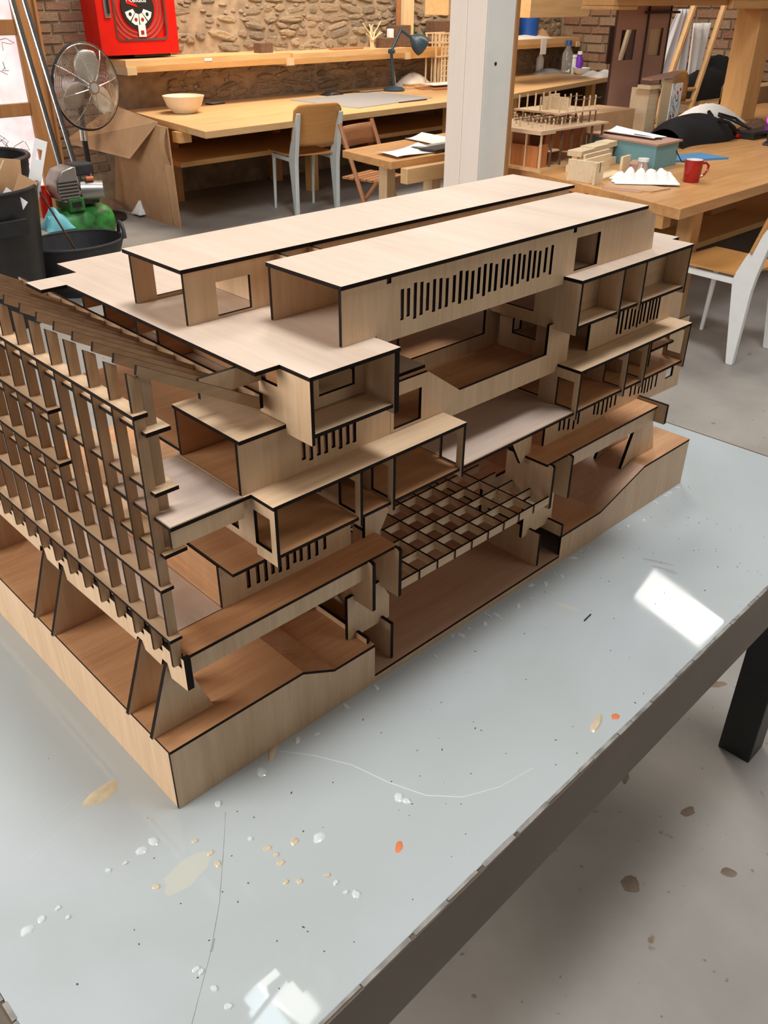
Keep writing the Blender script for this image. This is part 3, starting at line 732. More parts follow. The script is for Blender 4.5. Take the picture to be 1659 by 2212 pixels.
# ================================================================== LONG WALL BENCH AND SHELVES
BR = thing('workbench', 'long deep pine workbench along the stone wall, with a lower shelf underneath', 'workbench', room(0, 0), RZ)
polytop(BR, 'worktop', [(335,-160),(742,-149),(742,-1),(368,-1)], 75, 5, 'palepine_x')
polytop(BR, 'lower_shelf', [(352,-100),(742,-100),(742,-2),(362,-2)], 45, 4, 'pine_x')
for s_, o_ in ((392, 30), (512, 80), (660, 125), (522, 16), (372, 20), (655, 16), (735, 110)):
    legbox(BR, s_, -o_, 9, 0, 70, 'pine_z')
g = G(); g.box(341, 352, -118, -108, 62, 70); g.build('corner_block', 'pine_x', BR, bev=.3)
B2 = thing('workbench', 'narrower pine workbench in the corner by the brick wall, bottles at its back', 'workbench', room(0, 0), RZ)
polytop(B2, 'worktop', [(743,-148),(998,-108),(1042,-102),(1042,-1),(743,-1)], 75, 5, 'palepine_x')
polytop(B2, 'lower_shelf', [(760,-90),(1038,-70),(1038,-2),(760,-2)], 40, 4, 'pine_x')
for s_, o_ in ((760, 130), (985, 90), (985, 14), (870, 100)): legbox(B2, s_, -o_, 9, 0, 70, 'pine_z')

S1 = thing('wall_shelf', 'thick pine wall shelf left of its neighbour, starting under the red cabinet', 'shelf', room(353, 0, 104), RZ)
g = G(); g.box(0, 178, -36, 0, 6, 11); g.build('board', 'palepine_x', S1, bev=.2)
g = G(); g.box(9, 178, -36, -30, 1.5, 6); g.build('front_rail', 'pine_x', S1, bev=.2)
for x in (0, 172): 
    g = G(); g.box(x, x+9, -37, 0, 0, 6); g.build('bracket', 'palepine_z', S1, bev=.2)
g = G(); g.box(78, 86, -36.4, -36, 7.5, 9.5); g.build('sticker', 'paper', S1)
S2 = thing('wall_shelf', 'thick pine wall shelf in the middle, cluttered with twig models and a tube', 'shelf', room(534, 0, 103), RZ)
g = G(); g.box(0, 166, -36, 0, 6, 11); g.build('board', 'palepine_x', S2, bev=.2)
g = G(); g.box(0, 160, -36, -30, 1.5, 6); g.build('front_rail', 'pine_x', S2, bev=.2)
g = G(); g.box(158, 166, -37, 0, 0, 6); g.build('bracket', 'palepine_z', S2, bev=.2)
S3 = thing('wall_shelf', 'pine wall shelf seen between the lamp and the white column', 'shelf', room(701, 0, 103), RZ)
g = G(); g.box(0, 120, -33, 0, 5, 10); g.build('board', 'pine_x', S3, bev=.2)
g = G(); g.box(0, 120, -33, -28, 0, 5); g.build('front_rail', 'pine_x', S3, bev=.2)
S4 = thing('wall_shelf', 'pine wall shelf right of the white column, ending at the brick corner', 'shelf', room(868, 0, 105), RZ)
g = G(); g.box(0, 165, -36, 0, 5, 11); g.build('board', 'palepine_x', S4, bev=.2)
g = G(); g.box(0, 158, -36, -30, 1, 5); g.build('front_rail', 'pine_x', S4, bev=.2)
g = G(); g.box(158, 167, -37, 0, 0, 6); g.build('bracket', 'palepine_z', S4, bev=.2)

# ---- things on the bench and shelves
g = G(); g.lathe([(7,0),(9.5,.4),(14.5,6),(17.4,13.4),(16.6,13.5),(13.4,6.6),(8.5,2.0),(0.2,1.8)], 32, cap1=False)
solo(g, 'bowl', 'cream_ceramic', 'cream turned bowl at the left end of the long workbench', 'bowl', room(392, 55, 75), smooth=True)
ph = thing('smartphone', 'black phone lying on the bench behind the cream bowl', 'phone', room(452, 18, 75), RZ + .2)
g = G(); g.box(-9, 9, -4.5, 4.5, 0, 1.2); g.build('body', 'black_plastic', ph, bev=.4)
g = G(); g.box(-8.2, 8.2, -4, 4, 1.2, 1.3); g.build('screen', 'grey_card', ph)
g = G(); g.hexa([(0,0,0),(118,14,0),(121,92,0),(2,93,0)], [(0,0,.5),(118,14,.5),(121,92,.5),(2,93,.5)])
gm = thing('card_sheet', 'large grey card sheet lying on the long workbench', 'sheet', room(521, 134, 75), RZ)
g.build('sheet', ['grey_card'], gm)
g = G(); g.box(60, 100, 5.2, 6.0, -.0, .9); g.build('dark_edge', 'ink_black', gm)
ms = thing('computer_mouse', 'small black mouse on the bench behind the grey sheet', 'mouse', room(588, 30, 75), RZ)
g = G(); g.grid(lambda a, b: (-12+24*a, -6+12*b, .2 + 4*math.sin(math.pi*a)**.7*math.sin(math.pi*b)**.6), 8, 6, th=.2); g.build('shell', 'black_plastic', ms, smooth=True)
g = G(); g.box(6, 40, -1, 5, 0, 1.0); g.build('pad', 'ink_black', ms)

# desk lamp
DL = thing('desk_lamp', 'dark blue jointed desk lamp standing on the long workbench', 'lamp', room(665, 45, 75), RZ)
g = G(); g.lathe([(11,0),(11.5,1.5),(9,3.2),(3,4),(2,5)], 28); g.build('base', 'lamp_blue', DL, smooth=True)
g = G(); g.cyl((0,0,4),(-5,0,37),1.5); g.build('lower_arm', 'lamp_blue', DL, smooth=True)
g = G(); g.cyl((2.2,0,6),(-2.5,0,30),.6); g.build('spring', 'chrome', DL, smooth=True)
g = G(); g.cyl((-7,-1.6,37),(-3,-1.6,37),2.3); g.cyl((-5,-2.4,37),(-5,2.4,37),2.4); g.build('joint', 'lamp_blue', DL, smooth=True)
g = G(); g.cyl((-5,0,37),(10,0,56),1.3); g.build('upper_arm', 'lamp_blue', DL, smooth=True)
g = G(); g.cyl((9,0,56),(21,-4,49),1.6); g.build('neck', 'lamp_blue', DL, smooth=True)
sh = G(); 
ax = Vector((.75, -.35, -.55)).normalized(); c0 = Vector((22, -4, 49))
prof = [(2.0, -1), (4.5, 1.5), (7.6, 5), (9.3, 10), (9.8, 15.5), (9.2, 15.5), (7.0, 6), (2.0, 1.5)]
q = ax.orthogonal().normalized(); w = ax.cross(q); n = 24; V = []
for r_, t_ in prof: V += [tuple(c0 + ax*t_ + q*(r_*math.cos(2*math.pi*i/n)) + w*(r_*math.sin(2*math.pi*i/n))) for i in range(n)]
sh.add(V, [(k*n+i, k*n+(i+1) % n, (k+1)*n+(i+1) % n, (k+1)*n+i) for k in range(len(prof)-1) for i in range(n)])
sh.build('lamp_shade', 'lamp_blue', DL, smooth=True)
g = G(); g.tube([(-10,2,1),(-22,6,.8),(-34,4,.8),(-50,12,.8)], .5, 6); g.build('cable', 'ink_black', DL)

# lattice tower model, timber offcuts, crumpled cloth
LT = thing('lattice_tower_model', 'slender open tower model of pale wooden sticks beside the white column', 'model', room(734, 44, 76.5), RZ)
g = G(); g.box(-6, 34, -6, 20, 0, 1.2); g.build('base', 'palepine_x', LT)
for x in (-1, 9, 13.5, 20, 27): 
    for y in (0, 14):
        g = G(); wd_ = 3.4 if x in (13.5, 20) else 1.4; g.box(x, x+wd_, y, y+1.2, 1.2, 50); g.build('post', 'balsa', LT)
for z in (27, 40, 49):
    g = G(); g.box(-2, 31, -.6, .4, z, z+1.6); g.box(-2, 31, 14.6, 15.6, z, z+1.6); g.build('ledger', 'balsa', LT)
for z in (8, 13, 18, 23, 32, 36, 44): 
    g = G(); g.box(11, 20, .2, 1, z, z+.7); g.build('rung', 'balsa', LT)
for k, (s_, o_, L_, w_, a_, h_) in enumerate(((690, 42, 70, 9, -.10, 0), (694, 60, 66, 8, -.18, 0), (705, 30, 60, 10, -.05, 1.6), (700, 72, 50, 7, -.22, 0), (698, 50, 62, 6, -.15, 1.6))):
    g = G(); g.box(0, L_, 0, w_, 0, 1.5); solo(g, 'timber_offcut', 'teak' if k % 2 else 'palepine_x', ['reddish board at the back of the offcuts beside the lamp', 'short board second from the front of the offcuts', 'pale wide board lying on top of the offcuts', 'frontmost short board of the offcuts on the bench', 'narrow reddish strip laid over the offcuts'][k] , 'board', room(s_, o_, 75 + h_), RZ + a_, 'timber offcuts beside the lamp', bev=.15)
g = G(); g.box(0, 52, 0, 22, 0, .8); solo(g, 'paper_stack', 'paper', 'white papers on the timber offcuts before the tower model', 'paper', room(712, 62, 78.2), RZ - .1)
def lump(sx, sy, sz, seed, n=14, m_=10, p=.7):
    r_ = random.Random(seed); ph_ = [(r_.uniform(2, 6), r_.uniform(2, 6), r_.uniform(0, 6)) for _ in range(5)]
    def fn(a, b):
        e_ = (math.sin(math.pi*a)*math.sin(math.pi*b))**p
        w_ = sum(math.sin(f1*a*3 + f2*b*3 + f3) for f1, f2, f3 in ph_)/5
        return (sx*(a-.5)*(1+.06*w_), sy*(b-.5)*(1+.06*w_), .35 + sz*e_*(.75+.35*w_))
    return fn
g = G(); g.grid(lump(46, 22, 17, 4), 16, 10, th=.3); solo(g, 'crumpled_cloth', 'white_cloth', 'crumpled cream cloth behind the lattice tower', 'cloth', room(728, 18, 75), RZ, smooth=True)

# shelf clutter
def twig(name, label, s_, off, H, seed, spread):
    t = thing(name, label, 'model', room(s_, off, 114), RZ)
    r_ = random.Random(seed)
    g = G()
    for dx in (-2, 0, 2): g.tube([(dx, 0, 0), (dx*.9, .5, H*.45)], .7, 6)
    g.build('trunk', 'twig', t)
    for k in range(6):
        a = r_.uniform(0, 6.28); sx = spread*math.cos(a); sy = 5*math.sin(a)
        g = G(); g.tube([(r_.uniform(-2, 2), 0, H*.42), (sx*.55, sy*.5, H*.70), (sx, sy, H*r_.uniform(.82, 1.05))], .65, 6); g.build('branch', 'twig', t)
    return t
twig('twig_tree_model', 'branching tree model of pale twigs left of the dark wooden block', 656, 22, 16, 3, 15)
twig('twig_tree_model', 'taller twig tree model behind the dark wooden block', 668, 10, 24, 8, 13)
def block(name, mat, label, cat, s_, off, h_, w, d_, z, bev=.3, rz=0):
    g = G(); g.box(-w/2, w/2, -d_/2, d_/2, 0, z); return solo(g, name, mat, label, cat, room(s_, off, h_), RZ + rz, bev=bev)
block('wooden_block', 'cork', 'dark brown block beside the twig trees on the shelf', 'block', 677, 22, 114, 19, 12, 9)
block('cork_block', 'cork', 'small cork block at the right end of the left shelf', 'block', 507, 25, 115, 15, 10, 8)
block('terracotta_tile', 'teak', 'flat reddish wooden slat lying on the middle shelf', 'slat', 620, 20, 114, 40, 10, 1.6)
block('card_box', 'cork', 'dark brown cardboard box behind the blue lamp', 'box', 705, 14, 114, 22, 16, 20)
block('white_block', 'plaster', 'white plaster lump left of the dark cardboard box', 'block', 690, 16, 114, 6, 6, 17, bev=1.2)
g = G(); g.box(-8, 8, -3, 3, 0, 60); solo(g, 'upright_plank', 'palepine_z', 'pale plank standing upright on the shelf against the stones', 'plank', room(725, 8, 114), RZ, bev=.3)
g = G(); g.box(-3, 3, -1, 1, 0, 52); solo(g, 'upright_plank', 'teak', 'dark reddish slat standing beside the pale plank', 'plank', room(713, 6, 114), RZ + .1, bev=.2)
tb_ = thing('cardboard_tube', 'brown cardboard tube lying on the shelf beside the plank', 'tube', room(736, 14, 118), RZ)
g = G(); g.cyl((-16,6,0.2),(26,-6,0.2),5.2,n=20); g.build('tube_wall', 'cork', tb_, smooth=True)
g = G(); g.cyl((26.05,-6.0,.2),(26.4,-6.1,.2),4.2,n=20); g.build('opening', 'ink_black', tb_)
pp = thing('potted_plant', 'small green plant on the shelf behind the tube', 'plant', room(739, 4, 113), RZ)
g = G(); g.lathe([(3,0),(4,7),(3.6,7)], 14); g.build('pot', 'teak', pp)
for k in range(18):
    r_ = random.Random(k); a = r_.uniform(0, 6.28); R_ = r_.uniform(4, 9); z_ = r_.uniform(10, 24)
    g = G(); tip = (R_*math.cos(a), R_*math.sin(a)*.6, z_)
    g.hexa([(0,-.3,6),(0,.3,6),(tip[0]*.6+1.8,tip[1]*.6,z_*.8),], [(0,-.3,6.3),(0,.3,6.3),(tip[0]+.3,tip[1],z_)]); g.build('leaf', 'leaf_green', pp)
block('pale_offcut', 'palepine_x', 'pale offcuts stacked at the end of the shelf behind the tower', 'offcut', 760, 14, 113, 30, 10, 5)
block('brown_carton', 'cork', 'brown carton on the shelf behind the lattice tower', 'box', 775, 12, 113, 30, 14, 24)
# right shelf
g = G(); g.lathe([(11,0),(13,30),(13,32)], 24); solo(g, 'bucket', 'blue_plastic', 'blue bucket on the right wall shelf', 'bucket', room(945, 16, 116), 0, smooth=True)
block('grey_canister', 'steel', 'grey canister on the shelf beside the white column', 'canister', 905, 14, 116, 20, 16, 30, bev=1)
g = G(); g.grid(lump(90, 26, 5, 9), 18, 8, th=.3); solo(g, 'white_cloth', 'white_cloth', 'flat white cloth lying along the right wall shelf', 'cloth', room(930, 22, 116), RZ, smooth=True)
g = G(); g.grid(lump(24, 14, 11, 12), 10, 8, th=.3); solo(g, 'crumpled_bag', 'cardboard', 'crumpled pinkish bag on the right wall shelf', 'bag', room(966, 22, 116), RZ, smooth=True)
g = G(); g.box(-6, 6, -.3, .3, -17, 0); solo(g, 'paper_tag', 'paper', 'paper tag hanging from the edge of the right shelf', 'tag', room(949, 37.6, 116), RZ)
block('hanging_cabinet', 'palepine_x', 'wide pale pine box hung at the top right of the white column', 'cabinet', 858, 100, 141.5, 118, 34, 40, bev=.4)
block('hanging_cabinet', 'palepine_x', 'pale pine box end showing left of the white column', 'cabinet', 690, 100, 145, 50, 30, 40, bev=.4)
# corner bench bottles
def bottle(label, s_, off, r_, H, mat, capmat, neck=.4):
    t = thing('bottle', label, 'bottle', room(s_, off, 75), 0)
    g = G(); g.lathe([(r_*.9,0),(r_,1),(r_,H*.6),(r_*neck,H*.8),(r_*neck,H*.86)], 18); g.build('body', mat, t, smooth=True)
    g = G(); g.lathe([(r_*neck*1.25,H*.86),(r_*neck*1.15,H)], 14); g.build('cap', capmat, t, smooth=True)
bottle('white squeeze bottle with a red cap, leftmost on the corner bench', 978, 15, 5, 28, 'white_enamel', 'red_paint')
bottle('clear bottle with a blue cap on the corner bench', 1003, 40, 7, 38, 'clear_plastic', 'blue_plastic', .45)
bottle('white bottle without colour between the clear and the purple one', 1009, 46, 4.5, 22, 'white_enamel', 'white_enamel', .8)
bottle('purple bottle with a white cap on the corner bench', 1013, 52, 5, 26, 'purple_plastic', 'white_enamel', .55)
g = G(); g.lathe([(5,0),(9,3),(12,8),(11.2,8),(8,3.2),(.2,2)], 22, cap1=False); solo(g, 'bowl', 'white_glaze', 'small white bowl in front of the purple bottle', 'bowl', room(1004, 62, 75), smooth=True)
for k, (s_, o_, sx) in enumerate(((1000, 80, 34), (988, 100, 40), (1016, 88, 30))):
    g = G(); g.grid(lump(sx*.8, 18, 7.5, 30+k), 10, 8, th=.3); solo(g, 'plastic_bag', 'plaster', ['knotted white bag right of the white bowl', 'flat white bag nearest the brown board tower', 'white bag against the brick wall'][k], 'bag', room(s_, o_, 75), RZ, 'white bags on the corner bench', smooth=True)
g = G(); g.grid(lump(60, 18, 8, 41), 14, 8, th=.3); solo(g, 'clutter_heap', 'grey_card', 'low grey heap of scraps between the bottles', 'scraps', room(988, 22, 75), RZ, smooth=True)

# ================================================================== LEFT CORNER
# red fire-hose cabinet
FC = thing('fire_hose_cabinet', 'red wall cabinet with a round glazed hose reel behind its window', 'cabinet', room(341, 0, 118.5), RZ)
g = G(); g.box(0, 72, -23, 0, 0, 62); g.build('body', 'red_paint', FC, bev=.5)
g = G(); g.prism([(-1,-.5),(73,-.5),(73,63),(-1,63)], [[(14.5,13),(17,10.5),(59.5,10.5),(62,13),(62,58),(14.5,58)]], lambda x, y, d_: (x, -23-d_, y), 0, 2.2, 0, 0); dr = g.build('door', 'red_paint', FC, bev=.3)
g = G(); g.prism([(13.5,12.5),(16.5,9.5),(60,9.5),(63,12.5),(63,59),(13.5,59)], [[(15,13.2),(17.4,11),(59.2,11),(61.5,13.2),(61.5,57.5),(15,57.5)]], lambda x, y, d_: (x, -25.2-d_, y), 0, .6, 0, 0); g.build('window_trim', 'chrome', dr)
g = G(); g.box(5.5, 11, -26.4, -25.2, 26, 54); g.build('handle_plate', 'steel', dr, bev=.6)
g = G(); g.box(8, 9.6, -27.6, -26.4, 29, 50); g.build('handle', 'black_plastic', dr, bev=.3)
g = G(); g.box(14.5, 62, -22.9, -22.6, 10.5, 58); g.build('backing', 'red_dark', FC)
for k, R_ in enumerate((26, 22.6, 19.2)):
    g = G(); cx, cz = 37.5, 33; g.tube([(cx + R_*math.cos(2*math.pi*i/40), -22, cz + R_*math.sin(2*math.pi*i/40)*.94) for i in range(40)], 1.7, 8, closed=True); g.build('hose_coil', 'red_hose', FC, smooth=True)
dd_ = G(); dd_.add([(37.5 + 15.5*math.cos(2*math.pi*i/36), -24.2, 33 + 15.5*math.sin(2*math.pi*i/36)) for i in range(36)] + [(37.5 + 15.5*math.cos(2*math.pi*i/36), -22.8, 33 + 15.5*math.sin(2*math.pi*i/36)) for i in range(36)], [tuple(range(36))] + [(i, 36+i, 36+(i+1) % 36, (i+1) % 36) for i in range(36)])
disc = dd_.build('reel_disc', 'ink_black', FC)
text('Grupo\nincendios', disc, (36.5, -24.3, 40.8), 5.0, 'print_white', bold=.06)
for k in range(4):
    a0 = math.radians(196 + k*38); a1 = a0 + math.radians(33)
    P_ = [(37.5 + r_*math.cos(a), 33.5 + r_*math.sin(a)) for r_, a in ((5.2, a0), (13, a0), (13.4, (a0+a1)/2), (13, a1), (5.2, a1))]
    g = G(); g.prism(P_, (), lambda x, y, d_: (x, -24.25-d_, y), 0, .15, 0, 0); g.build('pictogram', 'print_white', disc)
    mx_, mz_ = 37.5 + 9.5*math.cos((a0+a1)/2), 33.5 + 9.5*math.sin((a0+a1)/2)
    g = G(); g.lathe([(1.5, 0), (1.2, .1)], 10); o = g.build('symbol', 'red_dark' if k in (1, 2) else 'ink_black', disc); o.location = (mx_/100, -.2445, mz_/100); o.rotation_euler = (math.pi/2, 0, 0)
g = G(); g.prism([(28,38.5),(36,35.2),(37.5,33.2),(35.5,33.6),(27,35.8)], (), lambda x, y, d_: (x, -24.25-d_, y), 0, .2, 0, 0); g.build('red_arrow', 'red_paint', disc)
lb_ = G(); lb_.box(35.5, 42.5, -24.6, -24.2, 12.2, 20.8); lb = lb_.build('white_label', 'print_white', FC, bev=.1)
g = G(); g.box(37.5, 40.5, -24.75, -24.6, 13.8, 16.8); g.build('red_square', 'red_dark', lb)
g = G(); g.box(30, 66, -22, -2, -2.6, -.55); g.build('drip_tray', 'black_plastic', FC)
g = G(); g.cyl((9,-5,-.5),(9,-5,-60),2.6,n=12); g.build('pipe', 'red_dark', FC, smooth=True)

# pedestal fan
FN = thing('pedestal_fan', 'large chrome cage fan on a dark stand in front of the brickwork', 'fan', (300, 600, 0), math.radians(10))
FNZ = 100.8; FR = 29.5
g = G(); g.lathe([(24,0),(24,2),(8,4),(3,5)], 30, c=(8,24,0)); g.build('base', 'black_plastic', FN, smooth=True)
g = G(); g.tube([(8,24,4),(5,20,60),(2,14,96)], 2.2, 10); g.build('pole', 'black_plastic', FN, smooth=True)
g = G(); g.cyl((4,19,62),(3.7,18,70),3,n=12); g.build('collar', 'chrome', FN, smooth=True)
g = G(); g.cyl((0,4,FNZ),(0,20,FNZ),8.5,7,20); g.build('motor', 'steel', FN, smooth=True)
def circ(R_, y, n_=44): return [(R_*math.cos(2*math.pi*i/n_), y, FNZ + R_*math.sin(2*math.pi*i/n_)) for i in range(n_)]
g = G(); g.tube(circ(FR, 0), .85, 8, closed=True); g.build('cage_rim', 'black_plastic', FN, smooth=True)
g = G(); g.tube(circ(FR-.8, -1.0), .4, 6, closed=True); g.build('cage_rim', 'chrome', FN, smooth=True)
def cagey(r_): return -8.5*(1-(r_/FR)**2.6)
for k in range(21):
    R_ = 5.5 + (FR-7)*k/20; g = G(); g.tube(circ(R_, cagey(R_), 36), .13, 4, closed=True); g.build('cage_ring', 'chrome', FN)
for k in range(21):
    R_ = 7 + (FR-8)*k/20; g = G(); g.tube(circ(R_, 1.0 + 6.5*(1-(R_/FR)**2.6), 30), .13, 4, closed=True); g.build('cage_ring', 'chrome', FN)
for k in range(8):
    a = 2*math.pi*k/8 + .2
    g = G(); g.tube([(r_*math.cos(a), cagey(r_)-.2, FNZ + r_*math.sin(a)) for r_ in (4, 10, 16, 22, 26, 29.3)], .3, 6); g.build('cage_spoke', 'chrome', FN)
g = G(); g.cyl((0,-9.6,FNZ),(0,-8.2,FNZ),4.6,5,24); hb = g.build('hub_badge', 'chrome', FN, smooth=True)
g = G(); g.cyl((0,-9.8,FNZ),(0,-9.6,FNZ),3.2,3.2,20); g.build('emblem', 'grey_card', hb)
g = G(); g.cyl((0,-6,FNZ),(0,4,FNZ),3.2,4,18); g.build('blade_hub', 'steel', FN, smooth=True)
for k in range(3):
    a0 = math.radians(82 + 120*k)
    def fb(a, b, a0=a0):
        r_ = 3 + 22*a; wv = (4 + 13*math.sin(math.pi*min(1, a*.62+.12)))*(1 - .35*max(0, a-.75)/.25)
        t_ = (b-.5); an = a0 + t_*wv/r_*1.15 if r_ > 8 else a0 + t_*1.6
        return (r_*math.cos(an), -1.5 + 5.5*t_, FNZ + r_*math.sin(an))
    g = G(); g.grid(fb, 9, 6); o = g.build('blade', 'blade_metal', FN, smooth=True)
    md = o.modifiers.new('thick', 'SOLIDIFY'); md.thickness = .003

# two chrome-edged poles leaning by the door
for k, (b_, t_, lab) in enumerate((((252, 548, 2), (262, 626, 195), 'dark chrome-edged pole leaning by the door, left of the pair'), ((264, 548, 2), (270, 626, 195), 'dark chrome-edged pole leaning by the door, right of the pair'))):
    t = thing('leaning_pole', lab, 'pole', b_, 0, 'poles by the door')
    d_ = Vector(t_) - Vector(b_)
    g = G(); g.tube([(0,0,0), tuple(d_)], 1.9, 10); g.build('shaft', 'black_plastic', t, smooth=True)
    g = G(); g.tube([(-1.9,-1.2,0), tuple(d_ + Vector((-1.9,-1.2,0)))], .75, 8); g.build('chrome_strip', 'chrome', t, smooth=True)

# bins, bucket, compressor
def bin_(label, loc, r0, r1, H, mat, rim=2.0, sq=1.0, depth=.5):
    t = thing('rubbish_bin', label, 'bin', loc)
    g = G(); g.lathe([(r0,0),(r1,H),(r1-1.2,H),(r1-1.2-(r1-r0)*depth*.9,H*(1-depth)),(.1,H*(1-depth))], 36, sy=sq, cap1=False); g.build('body', mat, t, smooth=True)
    g = G(); g.tube([(r1*math.cos(2*math.pi*i/40), sq*r1*math.sin(2*math.pi*i/40), H-.4) for i in range(40)], rim*.5, 8, closed=True); g.build('rim', mat, t, smooth=True)
    return t
b1 = bin_('big black bin full of wood scraps at the left edge', (139, 430, 0), 28, 35, 73, 'black_plastic')
for zz in (58, 44):
    g = G(); g.box(20, 33, -31, -26, zz, zz+10); 
g = G(); g.box(-6, 14, -36.2, -34.5, 52, 60); g.build('grip', 'black_plastic', b1, bev=.5)
bin_('second black bin with a wide rim behind the scrap bin', (168, 504, 0), 27, 35, 76, 'black_plastic', 3)
def scrap(name, mat, label, u, v, h_, w, L_, th_, tilt, rz, hole=False):
    g = G()
    if hole: g.prism([(-w/2,0),(w/2,0),(w/2,L_),(-w/2,L_)], [[(-w*.22,L_-w*1.6),(w*.22,L_-w*1.6),(w*.22,L_-w*.75),(-w*.22,L_-w*.75)]], lambda x, y, d_: (x, d_, y), 0, th_, 0, 0)
    else: g.box(-w/2, w/2, 0, th_, 0, L_)
    o = g.build(name, mat, loc=(u, v, h_), rot=(tilt[0], tilt[1], rz)); tag(o, label, 'scrap', 'scraps in the big black bin'); return o
scrap('white_strip', 'paper', 'white strip with a square hole standing out of the scrap bin', 164, 425, 47, 6.5, 50, .6, (.05, .35, -.6), -.6, True)
scrap('mdf_sheet', 'cardboard', 'brown curved sheet standing at the bin right side', 157, 438, 44, 22, 41, .6, (.1, .12, 0), -.5)
scrap('plywood_offcut', 'ply_z', 'plywood offcut at the left edge of the scrap bin', 134, 418, 42, 14, 46, .6, (.15, -.05, 0), -.6)
scrap('cardboard_piece', 'cardboard', 'triangular cardboard piece leaning in the scrap bin', 150, 424, 40, 10, 42, .5, (.1, .5, 0), -.6)
scrap('cardboard_piece', 'cardboard', 'wide cardboard piece in the middle of the scrap bin', 143, 436, 40, 30, 38, .5, (.2, -.3, 0), -.7)
scrap('paper_sheet', 'paper', 'white paper corner poking out of the scrap bin', 141, 414, 50, 12, 28, .3, (.2, .7, 0), -.6)
g = G(); g.cyl((0,0,0),(9,-4,16),.5,n=6); solo(g, 'thin_stick', 'twig', 'thin stick lying across the scraps in the bin', 'stick', (146, 418, 70))

rb = thing('rubber_bucket', 'wide dark rubber bucket with loop handles and sawdust', 'bucket', (201, 448, 0))
g = G(); g.lathe([(19,0),(30.5,31),(29.3,31),(24.5,16),(.1,16)], 36, sy=.82, cap1=False); g.build('body', 'dark_rubber', rb, smooth=True)
g = G(); g.tube([(30*math.cos(2*math.pi*i/40), 24.6*math.sin(2*math.pi*i/40), 31) for i in range(40)], .9, 8, closed=True); g.build('rim', 'dark_rubber', rb, smooth=True)
for sx, an in ((-1, 2.7), (1, -.3)):
    cx, cy = 29.5*math.cos(an), 24.2*math.sin(an); tx, ty = -math.sin(an), math.cos(an)
    g = G(); g.tube([(cx + tx*9*math.cos(p_), cy + ty*9*math.cos(p_), 31 + 8*math.sin(p_)) for p_ in [math.pi*i/10 for i in range(11)]], 1.2, 8); g.build('handle', 'dark_rubber', rb, smooth=True)
g = G(); g.lathe([(24,16.2),(18,18.5),(8,20),(.1,20.5)], 24, sy=.82, cap1=False); o = g.build('sawdust', 'cork', rb, smooth=True)
g = G(); g.cyl((0,0,0),(-24,-10,48),.6,n=8); solo(g, 'wooden_stick', 'cork', 'long thin stick leaning out of the rubber bucket', 'stick', (200, 438, 19))
ac = thing('air_compressor', 'green air compressor with a grey motor beside the bins', 'compressor', (250, 538, 0))
def pill(g, x0, x1, y, z, r_, n_=20):
    prof = [(x0, .1), (x0+r_*.25, r_*.75), (x0+r_*.7, r_), (x1-r_*.7, r_), (x1-r_*.25, r_*.75), (x1, .1)]
    V = []
    for x, rr_ in prof: V += [(x, y + rr_*math.cos(2*math.pi*i/n_), z + rr_*math.sin(2*math.pi*i/n_)) for i in range(n_)]
    g.add(V, [(k*n_+i, k*n_+(i+1) % n_, (k+1)*n_+(i+1) % n_, (k+1)*n_+i) for k in range(5) for i in range(n_)])
g = G(); pill(g, -26, 24, 0, 19, 13); g.build('tank', 'green_paint', ac, smooth=True)
g = G(); g.box(-13, -1, -11, 11, 30, 39); g.build('saddle', 'green_paint', ac, bev=.8)
g = G(); g.box(-10.5, -3.5, -11.4, -11, 33, 36.5); g.build('badge', 'ink_black', ac)
sh2 = G(); 
pr = [(0,0),(9,1),(15,5),(17.5,11),(17,18),(12,24),(4,26),(0,26)]
sh2.prism([(-12 - x*.9 + 9, 33 + z) for x, z in pr], (), lambda x, y, d_: (x, -10 + d_, y), 0, 18, 0, 0); sh2.build('motor_shroud', 'steel', ac, bev=1.5, smooth=True)
for k in range(7):
    g = G(); g.box(-17.5, -4, -10.7, -10, 36 + 2.2*k, 36.8 + 2.2*k); g.build('vent_slot', 'black_plastic', ac)
g = G(); g.box(-3, 12, -8, 8, 33, 40); g.build('crankcase', 'black_plastic', ac, bev=1)
g = G(); g.cyl((2,-3,42),(15,-10,42),7.5,6.0,16); g.build('cylinder_head', 'steel', ac, smooth=True)
g = G(); g.box(-4, 12, -7, 7, 52, 60); g.build('air_filter', 'dark_rubber', ac, bev=1.4)
g = G(); g.cyl((4,-8,50),(9,-9,50),1.6,n=10); g.build('knob', 'orange_paint', ac)
g = G(); g.cyl((9,-6,40),(9,-6,53),1,n=8); g.build('rod', 'steel', ac)
for x in (-18, 16):
    g = G(); g.box(x-2, x+2, -10, 10, 0, 8); g.build('foot', 'black_plastic', ac, bev=.5)
g = G(); g.grid(lump(20, 18, 15, 77), 10, 8, th=.3); solo(g, 'plastic_bag', 'cyan_bag', 'crumpled turquoise bag tucked between bin and compressor', 'bag', (224, 524, 22), smooth=True)
g = G(); g.lathe([(4,0),(4.2,14),(1.6,19),(1.6,22)], 14); solo(g, 'spray_can', 'red_paint', 'red can standing behind the turquoise bag', 'can', (230, 548, 24), smooth=True)
for k in range(1):
    g = G(); g.grid(lump(28, 18, 11, 90), 12, 9, th=.3); solo(g, 'rag_heap', 'cork', 'dusty brown rag heap on the foot of the fan stand', 'rag', (318, 634, 5.2), smooth=True)
    g = G(); g.grid(lump(20, 14, 13, 93), 12, 9, th=.3); solo(g, 'plastic_wrap', 'plaster', 'crumpled white wrap beside the brown rags', 'wrap', (342, 612, 2), smooth=True)

